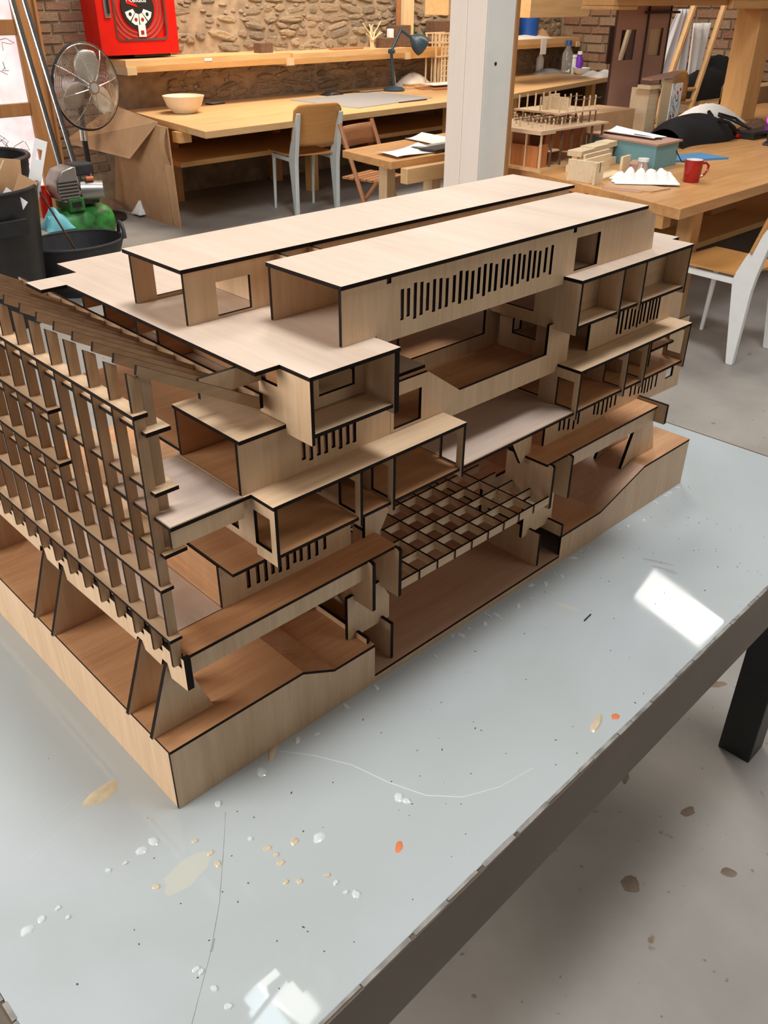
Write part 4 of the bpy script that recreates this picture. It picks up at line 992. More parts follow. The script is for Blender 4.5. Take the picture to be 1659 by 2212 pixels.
# cardboard folded over the bench end
CB = thing('cardboard_sheet', 'brown fibreboard sheet standing on the floor against the bench end', 'sheet', room(331, 108, 0), RZ)
g = G(); g.hexa([(0,0,0),(1,0,0),(9,97,0),(8,97,0)], [(0,2,75),(1,2,75),(5,70,76),(4,70,76)]); g.build('panel', 'cardboard', CB)
CB2 = thing('cardboard_sheet', 'fibreboard sheet nearest the chair, with a curled strip on its edge', 'sheet', room(331, 120, 0), RZ)
g = G(); g.hexa([(0,0,0),(1,0,0),(2,11,0),(1,11,0)], [(0,3,74),(1,3,74),(0,13,75),(-1,13,75)]); g.build('panel', 'cardboard', CB2)
g = G(); g.grid(lambda a, b: (-1.6 - 3*math.sin(math.pi*b), 2 + 7*a, 74 - 26*b), 3, 8, th=.3); g.build('curled_strip', 'cardboard', CB2, smooth=True)
CB3 = thing('cardboard_flap', 'large light cardboard flap folded down over the bench corner', 'flap', room(334, 106, 50), RZ)
g = G(); g.hexa([(-2,2,26.3),(-13,31,-1.5),(-29,104,5),(-6,54,34)], [(-1.6,2.4,27),(-12.6,31.4,-.7),(-28.6,104.4,5.8),(-5.6,54.4,34.8)]); g.build('flap', 'cardboard', CB3)
# ================================================================== CHAIRS
def std_chair(name, label, loc, rz, metal, sc=1.0):
    t = thing(name, label, 'chair', loc, rz); t.scale = (sc, sc, sc)
    for sx in (-1, 1):
        x = 18.5*sx
        out = [(-21.5,0),(-18,0),(-12,41),(-12.4,45),(-16,54),(-27.5,76),(-29.5,76),(-23.6,46),(-22.6,38)]
        g = G(); g.prism(out, (), lambda a, b, d_: (x - 1.6 + d_, a, b), 0, 3.2, 0, 0); g.build('rear_leg', metal, t, bev=.5)
        g = G(); g.tube([(x*.97, 20, 0), (x*.97, 18, 42)], [1.1, 1.6], 10); g.build('front_leg', metal, t, smooth=True)
        g = G(); g.box(x-1.2, x+1.2, -14, 19, 40, 43); g.build('side_rail', metal, t, bev=.3)
    g = G(); g.box(-18, 18, 16, 19, 40, 43); g.build('front_rail', metal, t, bev=.3)
    def seat(a, b):
        x = -20 + 40*a; y = -17 + 40*b; k = .08*max(0, b-.8)
        return (x*(1+.04*b), y, 45.5 - 1.6*math.sin(math.pi*b)*math.sin(math.pi*a) - 14*k*k*30)
    g = G(); g.grid(seat, 10, 10, th=1.1); g.build('seat', 'chairply', t, smooth=True)
    def back(a, b):
        x = (-20.5 + 41*a); e_ = abs(2*a-1); z = 52 + 30*b
        rnd_ = max(0, (e_-.72)/.28)**2*4.5
        z = min(max(z, 52 + rnd_), 82 - rnd_)
        return (x, -22.5 - (z-52)*.30 + 2.6*(1-e_*e_)*-1 + 5.4, z)
    g = G(); g.grid(back, 18, 12); o = g.build('backrest', 'chairply', t, smooth=True)
    md = o.modifiers.new('thick', 'SOLIDIFY'); md.thickness = .018; md.offset = 0
    return t
std_chair('dining_chair', 'plywood chair with pale grey-blue metal legs at the long wall bench', (457, 538, 0), math.radians(-11), 'pale_enamel', 1.06)
std_chair('dining_chair', 'plywood chair with white metal legs at the right edge, pushed to the big table', (404, 124, 0), math.radians(-4), 'white_enamel', 1.0)

# folding chair behind the small table
fc = thing('folding_chair', 'brown wooden folding chair behind the small table', 'chair', (430, 425, 0), math.radians(180+12))
for sx in (-1, 1):
    g = G(); g.tube([(20*sx, 20, 0), (20*sx, -14, 82)], 1.6, 8); g.build('back_leg', 'teak', fc, smooth=True)
    g = G(); g.tube([(17.5*sx, -20, 0), (17.5*sx, 18, 46)], 1.5, 8); g.build('front_leg', 'teak', fc, smooth=True)
g = G(); g.grid(lambda a, b: (-20+40*a, -13.4 + 2.5*math.sin(math.pi*a)*-1 + 2.6*(1-b), 66 + 14*b), 8, 3); o = g.build('back_slat', 'teak', fc, smooth=True)
md = o.modifiers.new('thick', 'SOLIDIFY'); md.thickness = .014
for k in range(6):
    g = G(); g.box(-18, 18, -14 + 5.6*k, -9.4 + 5.6*k, 44.5, 46); g.build('seat_slat', 'teak', fc)
g = G(); g.box(-19, 19, 10, 12.5, 18, 21); g.build('stretcher', 'palepine_x', fc, bev=.2)

# ================================================================== SMALL TABLE LEFT OF THE COLUMN
st = thing('small_table', 'pine table with papers, its corner showing left of the white column', 'table', (0, 0, 0))
polytop(st, 'tabletop', [(361,379),(353,325),(560,325),(560,400)], 75, 4.5, 'oak_x')
g = G(); g.box(360, 550, 318, 324, 62, 71); g.build('apron', 'palepine_x', st, bev=.3)
for x, y in ((395, 330), (395, 372), (540, 330), (540, 385)): legbox(st, x, y, 8, 0, 70.4, 'palepine_z')
def sheet(name, mat, label, poly, h_, th_=.4, curl=0):
    g = G(); x0 = sum(p[0] for p in poly)/4; y0 = sum(p[1] for p in poly)/4
    def fn(a, b):
        p = [poly[0][k]*(1-a)*(1-b) + poly[1][k]*a*(1-b) + poly[2][k]*a*b + poly[3][k]*(1-a)*b for k in (0, 1)]
        return (p[0]-x0, p[1]-y0, th_ + curl*((a-.5)**2 + .6*(b-.5)**2)*4*(.5+.5*math.sin(5*a+3*b)))
    g.grid(fn, 8, 8, th=th_); return solo(g, name, mat, label, 'paper', (x0, y0, h_), smooth=True)
sheet('paper_sheet', 'paper', 'curling white sheet lying near the front corner of the small table', [(362,329),(405,331),(408,356),(366,352)], 75.1, .3, 1.6)
sheet('paper_sheet', 'paper', 'white sheet on the small table beside the column', [(420,352),(455,360),(452,395),(425,385)], 75.1, .3, .8)
for k, (u, v, h_, lab) in enumerate(((418, 345, 75.2, 'dark tablet lying on the small table'), (415, 336, 75.9, 'second dark tablet lying in front of the other'))):
    t = thing('tablet', lab, 'tablet', (u, v, h_), .1*k); g = G(); g.box(-20, 24, -6, 8, 0, 1.2); g.build('body', 'black_plastic', t, bev=.3)
    g = G(); g.box(-18.5, 22.5, -5, 7, 1.2, 1.3); g.build('screen', 'ink_black' if k else 'grey_card', t)

# ================================================================== WHITE COLUMN
cl = thing('column', 'white painted timber column standing behind the model', 'column', (351, 254, 0))
g = G(); g.box(0, 22.5, 0, 24.5, 0, 330); g.build('shaft', 'palepaint', cl, bev=.4)
g = G(); g.box(-1.1, -.02, .0, 12.8, 0, 330); g.build('board', 'creampaint', cl, bev=.2)
g = G(); g.box(-1.4, -.02, 12.95, 24.5, 0, 330); g.build('board', 'creampaint', cl, bev=.2)
g = G(); g.box(22.5, 25.2, -.6, 1.2, 0, 330); g.build('edge_strip', 'frame_wood', cl)
g = G(); g.cyl((8.5,-.25,131),(8.5,.0,131),.9,n=12); g.build('bolt_hole', 'ink_black', cl)

# ================================================================== BIG TABLE ON THE RIGHT
bt = thing('big_table', 'large timber table on the right carrying models, a red mug and a blue box', 'table', (0, 0, 0))
polytop(bt, 'tabletop', [(363,137),(860,150),(860,330),(404,300)], 75, 5.2, 'oak_x')
for x, y in ((408, 154), (830, 165), (830, 310), (425, 285), (620, 158), (620, 300)): legbox(bt, x, y, 9, 0, 69.7, 'pine_z')
g = G(); g.box(372, 850, 168, 174, 60, 69.5); g.build('rail', 'pine_x', bt, bev=.3)
g = G(); g.box(372, 380, 150, 295, 62, 69.5); g.build('rail', 'pine_y', bt, bev=.3)
g = G(); g.box(430, 850, 205, 300, 16, 20); g.build('lower_shelf', 'pine_x', bt, bev=.3)
for k, (u, w_) in enumerate(((470, 40), (540, 46), (610, 40))):
    g = G(); g.box(0, w_, 0, 40, 0, 34); solo(g, 'storage_crate', 'pine_x', ['wooden crate under the big table, nearest its leg', 'middle wooden crate under the big table', 'farthest wooden crate under the big table'][k], 'crate', (u, 240, 20.1), bev=.4, group='crates under the big table')
# mug
mg = thing('mug', 'red glazed mug with a white inside on the big table', 'mug', (431, 169.5, 75))
g = G(); g.lathe([(4.1,0),(4.3,.4),(4.9,11.4),(4.5,11.4)], 28, cap1=False); g.build('body', 'red_glaze', mg, smooth=True)
g = G(); g.lathe([(4.55,11.42),(4.4,11.45),(3.9,1.0),(.1,.9)], 28, cap0=False, cap1=False); g.build('inside', 'white_glaze', mg, smooth=True)
hx, hy = .8, -.6
g = G(); g.tube([(hx*r_, hy*r_, z) for r_, z in ((4.6, 9.4), (7.0, 9.6), (8.6, 8.2), (8.4, 5.8), (6.6, 3.4), (4.4, 2.4))], .65, 8); g.build('handle', 'red_glaze', mg, smooth=True)
# teal box
tbx = thing('storage_box', 'teal blue cardboard box with a brown lid on the big table', 'box', (448, 203, 75))
# local axes: long side runs back-left, short side runs along +u
A_, B_, C2_ = (0, 0), (27, 1), (36, 54)
D_ = (C2_[0]-27, C2_[1])
g = G(); g.hexa([(*A_,0),(*B_,0),(*C2_,0),(*D_,0)], [(*A_,13),(*B_,13),(*C2_,13),(*D_,13)]); g.build('body', 'teal_box', tbx, bev=.2)
g = G(); g.hexa([(-1,-1,13),(28.5,-.2,13),(37.5,55,13),(8,55,13)], [(-1,-1,14),(28.5,-.2,14),(37.5,55,14),(8,55,14)]); g.build('lid', 'mdf', tbx)
sheet('paper_sheet', 'paper', 'white sheets lying on the lid of the teal box', [(459,212),(477,214),(484,254),(463,252)], 89.1, .4, 1.2)
g = G(); g.hexa([(0,0,0),(36,-16,0),(40,6,0),(8,14,0)], [(0,0,1.2),(36,-16,1.2),(40,6,1.2),(8,14,1.2)]); solo(g, 'folder', 'blue_card', 'flat blue folder lying beside the teal box', 'folder', (482, 208, 75))
g = G(); g.tube([(0,0,14.6),(-6,-20,14.9),(2,-27,10),(6,-31,2),(14,-36,.7)], .35, 6); solo(g, 'thin_cable', 'ink_black', 'thin dark cable hanging over the teal box', 'cable', (470, 232, 75))
g = G(); g.lathe([(3.2,0),(3.3,6),(2.8,7),(2.8,8.5)], 18); jr = thing('glass_jar', 'little glass jar beside the white plaster pieces', 'jar', (422, 195, 75)); g.build('glass', 'clear_plastic', jr, smooth=True)
g = G(); g.lathe([(3.1,8.5),(3.1,10)], 18); g.build('lid', 'white_enamel', jr, smooth=True)
block2 = lambda name, mat, label, cat, u, v, h_, w, d_, z, rz=0, bev=.15, group=None: solo(G().box(-w/2, w/2, -d_/2, d_/2, 0, z), name, mat, label, cat, (u, v, h_), rz, group, bev=bev)
block2('wood_block', 'mdf', 'small reddish block between jar and teal box', 'block', 437, 208, 75, 16, 7, 5, .4)
# plaster cast with two rows of knobs
def cast(a, b):
    e_ = min(1, 6*min(a, 1-a), 4*min(b, 1-b))
    return (-17 + 34*a + .8*math.sin(11*b), -8 + 16*b, .6 + e_*(2.6 + 3.6*abs(math.sin(6*math.pi*a))**.7*abs(math.sin(2*math.pi*b))**.6 + .5*math.sin(31*a+7*b)))
g = G(); g.grid(cast, 60, 24, th=.4); solo(g, 'plaster_cast', 'plaster', 'white knobbly plaster cast lying on the big table corner', 'plaster cast', (407, 184, 75.7), -.85, smooth=True)
sheet('card_sheet', 'cardboard', 'thin brown card under the white plaster pieces', [(381,193),(388,168),(404,166),(400,200)], 75.05, .5)
sheet('card_sheet', 'mdf', 'dark brown card below the lighter card on the corner', [(377,191),(383,172),(396,170),(392,194)], 75.0, .3)
# timber block model
JM = thing('joint_block_model', 'pale wooden block model of stacked beams resting on boards', 'model', (404, 224, 75), .12)
for k, (x0, x1, y0, y1, z0, z1) in enumerate(((0,16,0,9,9,12),(17,36,1,10,9.4,12.4),(37,52,2,11,9.6,12.6),(4,20,1,8,4.5,8.6),(21,34,2,9,4.5,8.8),(35,46,3,10,4.5,8.9),(0,48,1,9,0,3.9))):
    g = G(); g.box(x0, x1, y0, y1, z0, z1); g.build('beam', 'balsa', JM, bev=.15)
g = G(); g.box(2, 46, 3.5, 6.5, 3.9, 9.6); g.build('core', 'balsa', JM)
UM = thing('cradle_model', 'open wooden tray model with slotted end boards at the table corner', 'model', (382, 199, 75), .12)
for nm, b in (('end_board', (0, 9.5, 0, 1.5, 0, 11)), ('end_board', (36, 46, 2, 3.5, 0, 10)), ('side_board', (4, 5.5, 1.5, 19, 0, 11)), ('side_board', (6, 44, 13, 14.5, 0, 10)), ('cross_board', (22, 52, 18, 19.5, 0, 11)), ('bottom_board', (5.5, 44, 3, 13, 0, 1.2))):
    g = G(); g.box(*b); g.build(nm, 'balsa', UM, bev=.1)
g = G(); g.box(4.2, 5, -.15, 0, 6, 11); g.build('slot', 'cork', UM)

# stilt house model
SH = thing('stilt_house_model', 'model of platforms on thin stilts with red-brown panels beside the column', 'model', (394, 245, 75))
g = G(); g.box(-4, 66, -4, 48, 0, 1.5); g.build('baseboard', 'palepine_x', SH)
for nm, b in (('panel', (0, .8, 2, 42, 1.5, 13)), ('panel', (0, 8, 1, 1.8, 1.5, 14)), ('panel', (10, 60, 30, 30.8, 1.5, 19)), ('panel', (20, 62, 12, 12.8, 6, 19)), ('panel', (4, 4.8, 12, 40, 8, 18))):
    g = G(); g.box(*b); g.build(nm, 'redveneer', SH)
g = G(); g.box(9, 18, 0, 20, 9.5, 10.3); g.build('landing', 'balsa', SH)
for x in (0.4, 10, 20, 30, 40, 50, 61):
    for y in ((.5, 11, 22, 34, 43) if x < 1 else (.5, 43)):
        g = G(); g.box(x-.5, x+.5, y-.5, y+.5, 1.5, 20.6); g.build('stilt', 'balsa' if y > 1 or x < 1 else 'cork', SH)
g = G(); g.box(-3, 64, -1.5, 46, 20.6, 21.6); g.build('platform', 'ply_x', SH)
g = G(); g.box(-4, 10, -2, 44, 19.6, 20.5); g.build('platform', 'ply_x', SH)
for i, x in enumerate((6, 14, 22, 30, 38)):
    for y in (3, 12, 21, 30, 38):
        g = G(); g.box(x-.35, x+.35, y-.35, y+.35, 21.6, 26.6); g.build('post', 'balsa', SH)
for y in (3, 12, 21, 30, 38):
    g = G(); g.box(1, 43, y-.25, y+.25, 25.2, 25.7); g.build('stick', 'cork', SH)
for x, y in ((46, 6), (46, 16), (54, 6), (54, 16), (60, 6)):
    g = G(); g.box(x-.35, x+.35, y-.35, y+.35, 21.6, 27.5); g.build('post', 'cork', SH)
g = G(); g.box(26, 66, 8, 42, 27, 28); g.build('platform', 'ply_x', SH)
for b in ((34, 42, 26, 27, 28, 35), (41.2, 42, 14, 27, 28, 35), (46, 55, 30, 31, 28, 35.4)):
    g = G(); g.box(*b); g.build('screen_wall', 'balsa', SH)
for x in (28, 36, 44, 52, 58, 64):
    for y in (10, 24, 40):
        g = G(); g.box(x-.35, x+.35, y-.35, y+.35, 28, 35.5); g.build('post', 'balsa', SH)
for y in (10, 24):
    g = G(); g.box(42, 70, y-.25, y+.25, 33.6, 34.1); g.build('stick', 'cork', SH)
block2('carton', 'cardboard', 'low cardboard carton behind the stilt house model', 'box', 500, 285, 75, 60, 30, 22, bev=.3)

# brown board tower
MT = thing('board_tower_model', 'tall brown board tower model with window openings', 'model', (541, 300, 75))
g = G(); g.prism([(0,0),(37,0),(37,82),(0,82)], [[(7,48.5),(25,48.5),(25,67),(7,67)]], lambda x, y, d_: (x, d_, y), 0, 1.2); g.build('front_panel', ['mdf', 'mdf_edge'], MT)
g = G(); g.prism([(38.2,0),(66,0),(66,82),(38.2,82)], [[(43,50),(60,50),(60,67.5),(43,67.5)]], lambda x, y, d_: (x, d_ - .5, y), 0, 1.2); g.build('front_panel', ['mdf', 'mdf_edge'], MT)
g = G(); g.box(37, 38.2, -1.2, 26, 0, 82); g.build('fin_panel', ['mdf_edge'], MT)
g = G(); g.box(66, 67.2, -1.2, 26, 0, 82); g.build('fin_panel', ['mdf_edge'], MT)
g = G(); g.box(5, 28, 8, 9, 46, 69); g.build('inner_panel', ['mdf_edge'], MT)
g = G(); g.box(32, 74, -4, -.6, 76.5, 78); g.build('ledge', ['mdf_edge'], MT)
g = G(); g.box(40, 64, 2, 3, 45, 72); g.build('inner_panel', 'palepine_z', MT)
g = G(); g.tube([(13, 4, 42), (24, 4, 72)], 1.9, 6); g.build('inner_lath', 'balsa', MT)
WT = thing('wood_tower_model', 'pale wooden tower model with a red-flowered printed panel', 'model', (548, 272, 75))
for nm, mat, b in (('side_panel', 'balsa', (0, 13, 0, 1, 0, 34)), ('front_panel', 'palepine_z', (10, 22, -4, -3, 0, 38)), ('side_panel', 'balsa', (0, 1, 1, 14, 0, 33)), ('top_block', 'balsa', (-3, 12, -2, 8, 32.5, 35)), ('back_panel', 'balsa', (22, 36, 2, 3, 0, 40))):
    g = G(); g.box(*b); g.build(nm, mat, WT)
g = G(); g.box(22.2, 36, -4.6, -3.6, 0, 35); fl = g.build('printed_panel', 'plaster', WT)
r_ = random.Random(8)
for k in range(14):
    x = r_.uniform(23.5, 34); z = r_.uniform(2, 32); path = [(x, -4.7, z)]
    for q_ in range(3): path.append((min(max(path[-1][0] + r_.uniform(-3, 3), 22.8), 35.4), -4.7, path[-1][2] + r_.uniform(.5, 3)))
    g = G(); g.tube(path, .14, 5); g.build('printed_stem', 'ink_black', fl)
for x, z in ((30, 29), (25.5, 14), (29, 14.5), (31.5, 8), (26.5, 6), (33.5, 31)):
    g = G(); g.lathe([(.1,0),(1.1,0),(.9,.1)], 10); o = g.build('printed_flower', 'red_paint', fl); o.location = (x/100, -.047, z/100); o.rotation_euler = (math.pi/2, 0, 0)
g = G(); g.hexa([(-4,-3,38),(18,-6,39),(40,-2,40.5),(38,6,40.5),(-2,6,38)], [(-4,-3,39),(18,-6,40),(40,-2,41.5),(38,6,41.5),(-2,6,39)]); g.build('canopy', 'mdf', WT)

# bag, cloth, bottle, cables
bg = thing('backpack', 'black bag lying on the big table behind the teal box', 'bag', (573, 246, 75))
def bagfn(a, b):
    x = -40 + 82*a; e_ = (math.sin(math.pi*min(1, .06+.94*a))**.5)*(math.sin(math.pi*b)**.5)
    return (x, -14 + 30*b + 3*math.sin(7*a), .5 + (23 - 13*a + 2.2*math.sin(9*a+4*b))*e_)
g = G(); g.grid(bagfn, 22, 14, th=.4); g.build('body', 'black_cloth', bg, smooth=True)
for p_ in ([(10,-10,14),(16,-15,12),(26,-15,8),(36,-12,3),(40,-15,.8)], [(24,2,14),(30,8,16),(38,6,9),(40,-2,2)]):
    g = G(); g.tube(p_, 1.3, 8); g.build('strap', 'black_cloth', bg, smooth=True)
g = G(); g.box(33, 38, -16, -14, 1, 3); g.build('red_tab', 'red_paint', bg)
g = G(); g.grid(lump(64, 34, 15, 61, p=.55), 18, 12, th=.3); solo(g, 'white_cloth', 'white_cloth', 'rumpled cream cloth behind the black bag', 'cloth', (672, 290, 75), smooth=True)
bo = thing('water_bottle', 'slim steel bottle with an orange cap behind the cloth', 'bottle', (758, 320, 75))
g = G(); g.lathe([(4.6,0),(4.8,1),(4.8,19),(2.6,24),(2.2,25)], 20); g.build('body', 'chrome', bo, smooth=True)
g = G(); g.lathe([(4.95,.5),(4.95,10)], 20); g.build('sleeve', 'black_plastic', bo, smooth=True)
g = G(); g.lathe([(2.5,25),(2.5,28)], 14); g.build('cap', 'orange_paint', bo, smooth=True)
cbl = thing('power_strip', 'black power strip with looping cables at the right edge', 'cable', (625, 226, 75))
g = G(); g.box(-16, 26, -6, 6, 0, 5); g.build('strip_body', 'black_plastic', cbl, bev=.5)
r_ = random.Random(4)
for k, p_ in enumerate(([(-8,4,3),(-4,22,6),(10,36,12),(26,30,8),(20,14,2),(4,8,1)], [(-2,0,3),(-14,22,1),(0,34,1),(18,28,1),(14,10,1)], [(10,-4,2),(-18,-18,1),(-34,-22,.8),(-30,-34,.8),(-8,-30,.8),(6,-12,1)], [(0,4,5),(-8,18,11),(-2,30,12),(8,32,10)])):
    g = G(); P2_ = []
    for i in range(len(p_)-1):
        for t_ in (0, .33, .66): P2_.append(tuple(p_[i][j]*(1-t_) + p_[i+1][j]*t_ for j in range(3)))
    P2_.append(p_[-1]); g.tube(P2_, .9, 8); g.build('cable', 'black_plastic', cbl, smooth=True)
g = G(); g.box(-12, 14, -3, 3, 0, 3); o = solo(g, 'marker_pen', 'neon_purple', 'glowing purple stick on the cables at the right edge', 'stick', (648, 226, 82), .5, bev=.4)
g = G(); g.grid(lump(30, 18, 8, 71), 12, 8, th=.3); solo(g, 'mesh_net', 'cork', 'tangled brown string beside the power strip', 'string', (672, 248, 75), smooth=True)

# rack over the table: post and beams
rk = thing('timber_rack', 'heavy orange-brown timber rack with a post and beam over the big table', 'rack', (470, 286, 0))
g = G(); g.box(232, 256, -10, 10, 75.05, 156.4); g.build('post', 'pine_z', rk, bev=.4)
g = G(); g.box(24, 400, -12, 12, 156.6, 161); g.build('beam', 'pine_x', rk, bev=.4)
g = G(); g.box(24, 52, -12, 12, 154.4, 156.5); g.build('beam_end', 'pine_x', rk, bev=.4)
g = G(); g.box(170, 330, -16, -12.2, 154.4, 161); g.build('side_beam', 'pine_x', rk, bev=.4)
g = G(); g.box(26, 400, -17, 16, 161.1, 164); g.build('board', 'palepine_x', rk, bev=.2)
g = G(); g.box(380, 394, -8, 8, 75.05, 156.4); g.build('post', 'pine_z', rk, bev=.4)

# slatted deck chair frame with cloth, table behind, stuff further back
DK = thing('folding_easel', 'leaning wooden folding frame of two long legs behind the tower models', 'frame', (790, 385, 0))
for k, (p0, p1) in enumerate((((-34, 0, 60), (20, 8, 156)), ((16, -6, 60), (66, 2, 156)))):
    g = G(); g.tube([p0, p1], 3.0, 8); g.build('long_leg', 'pine_z', DK, smooth=True)
for k, (p0, p1) in enumerate((((-34, 0, 60), (-48, 20, 0)), ((16, -6, 60), (2, 14, 0)))):
    g = G(); g.tube([p0, p1], 2.6, 8); g.build('lower_leg', 'pine_z', DK, smooth=True)
for z in (66, 76, 86):
    g = G(); t_ = (z-60)/96; g.tube([(-34 + 54*t_, 8*t_, z), (16 + 50*t_, -6 + 8*t_, z)], 1.7, 8); g.build('slat', 'pine_x', DK, smooth=True)
def drape(a, b):
    z = 152 - 58*b; sp = 14 + 20*b
    return (22 + 26*(b*-.55) + (a-.5)*2*sp + 3.0*math.sin(a*26)*b*.6, 16 + 3.0*math.sin(a*26+1)*(.3+b), z + 6*math.sin(math.pi*a)*-b)
g = G(); g.grid(drape, 40, 10); o = solo(g, 'hanging_cloth', 'sheer_cloth', 'sheer white cloth hanging behind the wooden frame', 'cloth', (790, 385, 0), smooth=True)
md = o.modifiers.new('thick', 'SOLIDIFY'); md.thickness = .004
def drape2(a, b):
    return (52 + 34*a*(1-.5*b) + 6*b, 22 + 3*math.sin(a*14), 140 - 62*b*(.75+.25*math.sin(3*a)))
g = G(); g.grid(drape2, 18, 10); o = solo(g, 'hanging_cloth', 'white_cloth', 'pointed end of white cloth hanging right of the sheer one', 'cloth', (790, 385, 0), smooth=True)
md = o.modifiers.new('thick', 'SOLIDIFY'); md.thickness = .004
g = G(); g.grid(lump(110, 44, 44, 83, p=.4), 18, 12, th=.4); solo(g, 'dark_bundle', 'black_cloth', 'black bundle of cloth below the hanging white cloth', 'bundle', (890, 412, 73.1), smooth=True)
tf = thing('back_table', 'pine table behind the big table, half hidden by the wooden frame', 'table', (0, 0, 0))
polytop(tf, 'tabletop', [(846,336),(1000,342),(1000,445),(850,440)], 73, 5, 'pine_x')
for x, y in ((858, 348), (985, 352), (985, 430), (862, 428)): legbox(tf, x, y, 8, 0, 67.9, 'pine_z')
for k, (u, v, w_, z_) in enumerate(((874, 352, 46, 15), (928, 352, 44, 14))):
    block2('carton', 'cardboard', ['brown carton on the back table, left of the other', 'brown carton on the back table, nearer the timber post'][k], 'box', u, v, 73, w_, 26, z_, group='cartons on the back table')
ch3 = thing('school_chair', 'rounded plywood chair back showing behind the wooden tower', 'chair', (746, 362, 0), 0)
g = G(); g.grid(lambda a, b: (-18 + 36*a, 2*math.sin(math.pi*a), 80 + (26 - 6*max(0, abs(2*a-1)-.6)**2*10)*b), 14, 4); o = g.build('backrest', 'chairply', ch3, smooth=True)
md = o.modifiers.new('thick', 'SOLIDIFY'); md.thickness = .015
for x in (-14, 14):
    g = G(); g.tube([(x, 2, 0), (x, 3, 84)], 1.4, 8); g.build('leg', 'teak', ch3, smooth=True)
g = G(); g.box(-18, 18, -38, 0, 44, 46); g.build('seat', 'chairply', ch3, bev=.6)
for x in (-14, 14):
    g = G(); g.tube([(x, -34, 0), (x, -33, 44)], 1.4, 8); g.build('leg', 'teak', ch3, smooth=True)

# ================================================================== DEBRIS ON THE GLASS
def blob(g, cx, cy, rx, ry, a, H, seed, n_=14):
    r_ = random.Random(seed); ca, sa = math.cos(a), math.sin(a); R0 = []; R1 = []
    for i in range(n_):
        t_ = 2*math.pi*i/n_; k = r_.uniform(.82, 1.12); x, y = rx*k*math.cos(t_), ry*k*math.sin(t_)
        R0.append((cx + x*ca - y*sa, cy + x*sa + y*ca, .005)); R1.append((cx + .72*(x*ca - y*sa), cy + .72*(x*sa + y*ca), H))
    g.hexa(R0, R1)
def spot(name, mat, label, cat, u, v, rx, ry, a, H, seed, group=None):
    g = G(); blob(g, 0, 0, rx, ry, a, H, seed)
    return solo(g, name, mat, label, cat, (u, v, TH), 0, group, smooth=True)
spot('glue_patch', 'amber_glue', 'oval amber glue patch left of the model corner', 'glue', -5.88, 8.84, 2.7, 1.25, .1, .12, 1)
spot('wood_chip', 'amber_glue', 'short pale wood chip near the table front edge', 'chip', 50.23, -27.48, 2.0, .6, .3, .2, 2)
spot('paint_dab', 'orange_paint', 'orange paint dab beside the pale wood chip', 'paint', 53.32, -28.56, .75, .55, 0, .05, 3)
spot('paint_dab', 'orange_paint', 'orange smear in front of the model on the glass', 'paint', 16.08, -22.72, .9, .5, .6, .05, 4)
spot('glue_patch', 'ochre_stain', 'wide faint ochre stain on the glass before the corner', 'glue', -4.21, -8.37, 3.4, 1.6, .1, .015, 5)
u0, v0, u1, v1 = 68.08, -13.05, 70.28, -12.80
g = G(); g.cyl((0,0,.12),((u1-u0)*1.0,(v1-v0)*1.0,.12),.11,n=6); solo(g, 'burnt_sliver', 'ink_black', 'thin black sliver lying on the glass by the model', 'sliver', (u0, v0, TH))
spot('glue_patch', 'ochre_stain', 'pale yellow smear beside the model right end', 'glue', 69.28, -8.80, 2.2, .6, -1.3, .02, 6)
spot('glue_patch', 'amber_glue', 'pale glue lumps stuck at the base front corner', 'glue', 14.32, -0.38, 2.3, .5, .65, .2, 7)
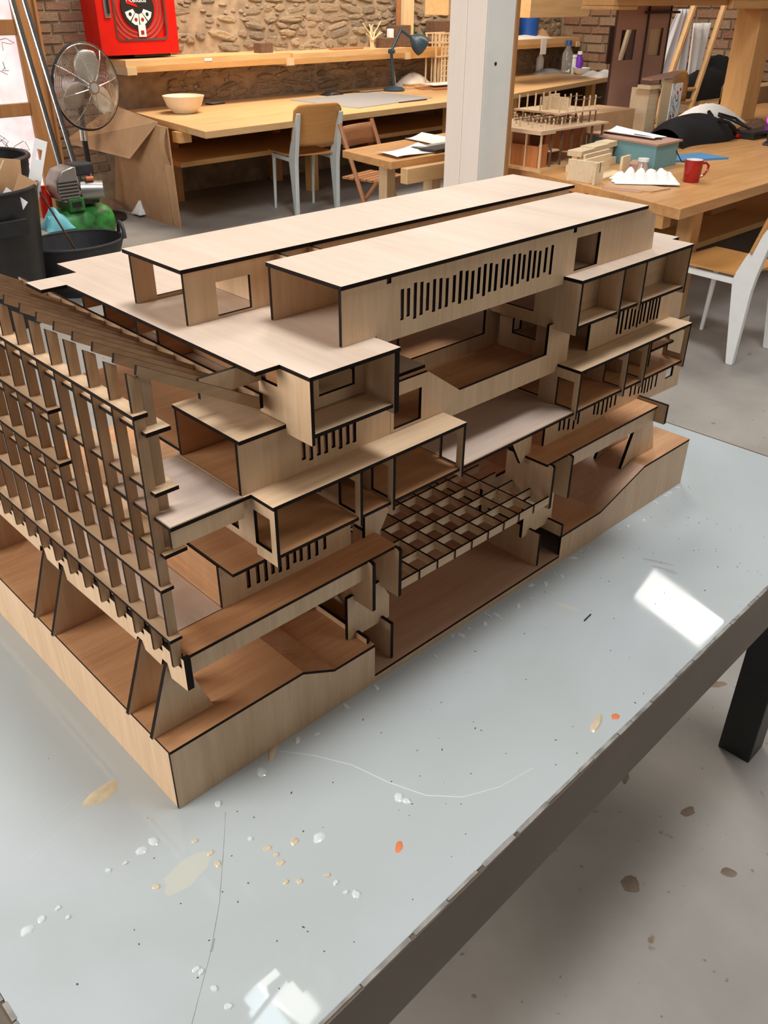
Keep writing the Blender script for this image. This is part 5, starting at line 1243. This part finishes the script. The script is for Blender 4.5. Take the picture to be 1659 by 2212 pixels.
for k, (u, v, rr_) in enumerate(((-20.7,-2.5,.8),(-19.0,-2.3,.55),(-4.8,-1.9,.8),(-6.5,-2.1,.8),(4.0,-2.6,.6),(3.8,-9.6,.4),(4.5,-12.1,.55),(7.4,-13.6,.65),(4.7,-13.5,.4),(4.4,-14.8,.55),(3.3,-17.2,.4),(4.5,-18.2,.45),(7.3,-19.8,.4),(7.4,-21.2,.4),(8.1,-23.9,.6),(7.4,-22.9,.35),(10.0,-15.2,.9),(11.0,-2.3,.9),(-1.2,-5.3,.4),(-0.8,-8.0,.45),(-1.0,-9.8,.5),(-7.8,-7.5,.5),(-17.1,-2.3,.4),(-16.8,-4.1,.35),(-10.7,-1.8,.4),(-8.8,-2.3,.35),(21.2,-17.5,.8),(21.5,-18.6,.6),(-9.8,-18.8,.45),(-9.6,-19.4,.4),(-9.6,-21.8,.45),(-9.6,-24.3,.5))):
    spot('glue_drop', 'amber_glue' if k in (6,7,8,9,10,11,12,18,19,20,21) else 'glue', 'small dried glue drop on the glass table top', 'glue drop', u, v, rr_, rr_*.75, k, .12, 40+k, 'dried glue drops scattered on the glass')
r_ = random.Random(17)
for k in range(34):
    u = r_.uniform(15, 124); v = -.7 - r_.random()**2*2.6
    rr_ = r_.uniform(.25, .62)
    spot('glue_drop', 'glue', 'small clear glue drop in the line along the model front', 'glue drop', u, v, rr_*1.4, rr_*.7, r_.uniform(0, 3), .14, 100+k, 'glue drops along the model front')
g = G()
for k in range(150):
    u = r_.uniform(-22, 140); v = r_.uniform(-29, -1.5) if k % 3 else r_.uniform(-29, 30)
    if u > -1 and v > -1 and u < 122: continue
    s_ = r_.uniform(.035, .10); blob(g, u, v, s_*r_.uniform(1, 2.6), s_, r_.uniform(0, 3), .05, k, 6)
o = g.build('sawdust_specks', 'speck', loc=(0, 0, TH)); tag(o, 'dark sawdust specks sprinkled over the glass table top', 'sawdust', None, 'stuff')
# scuffed dust film with dark flecks under the far roof-window reflection
for k, (u, v, rx, ry, a) in enumerate(((92.0,-12.2,3.0,.35,-1.15),(90.8,-14.0,2.2,.25,-1.2),(90.9,-15.8,1.2,.25,-1.2))):
    spot('grey_smudge', 'grey_card', ['long grey smudge on the glass beside the reflection', 'grey smudge below the longest one', 'short grey smudge nearest the reflection'][k], 'smudge', u, v, rx, ry, a, .01, 300+k)
for k, (u, v, sx, sy) in enumerate(((85.7,-24.1,5,5),(156.6,-6.6,3,7),(109.9,-7.3,2,5),(111.8,-22.9,5,3),(103.6,-37.2,3,4))):
    g = G(); blob(g, 0, 0, sx*.42, sy*.42, k, .1, 500+k, 12); solo(g, 'paint_spill', 'floor_stain', ['brown spill shaped like a cross on the floor below the table edge', 'brown drip stain on the floor nearest the table leg', 'small brown drip stain on the floor under the table edge', 'small brown mark on the floor right of the spill', 'little brown mark on the floor at the right'][k], 'stain', (u, v, 0.0))
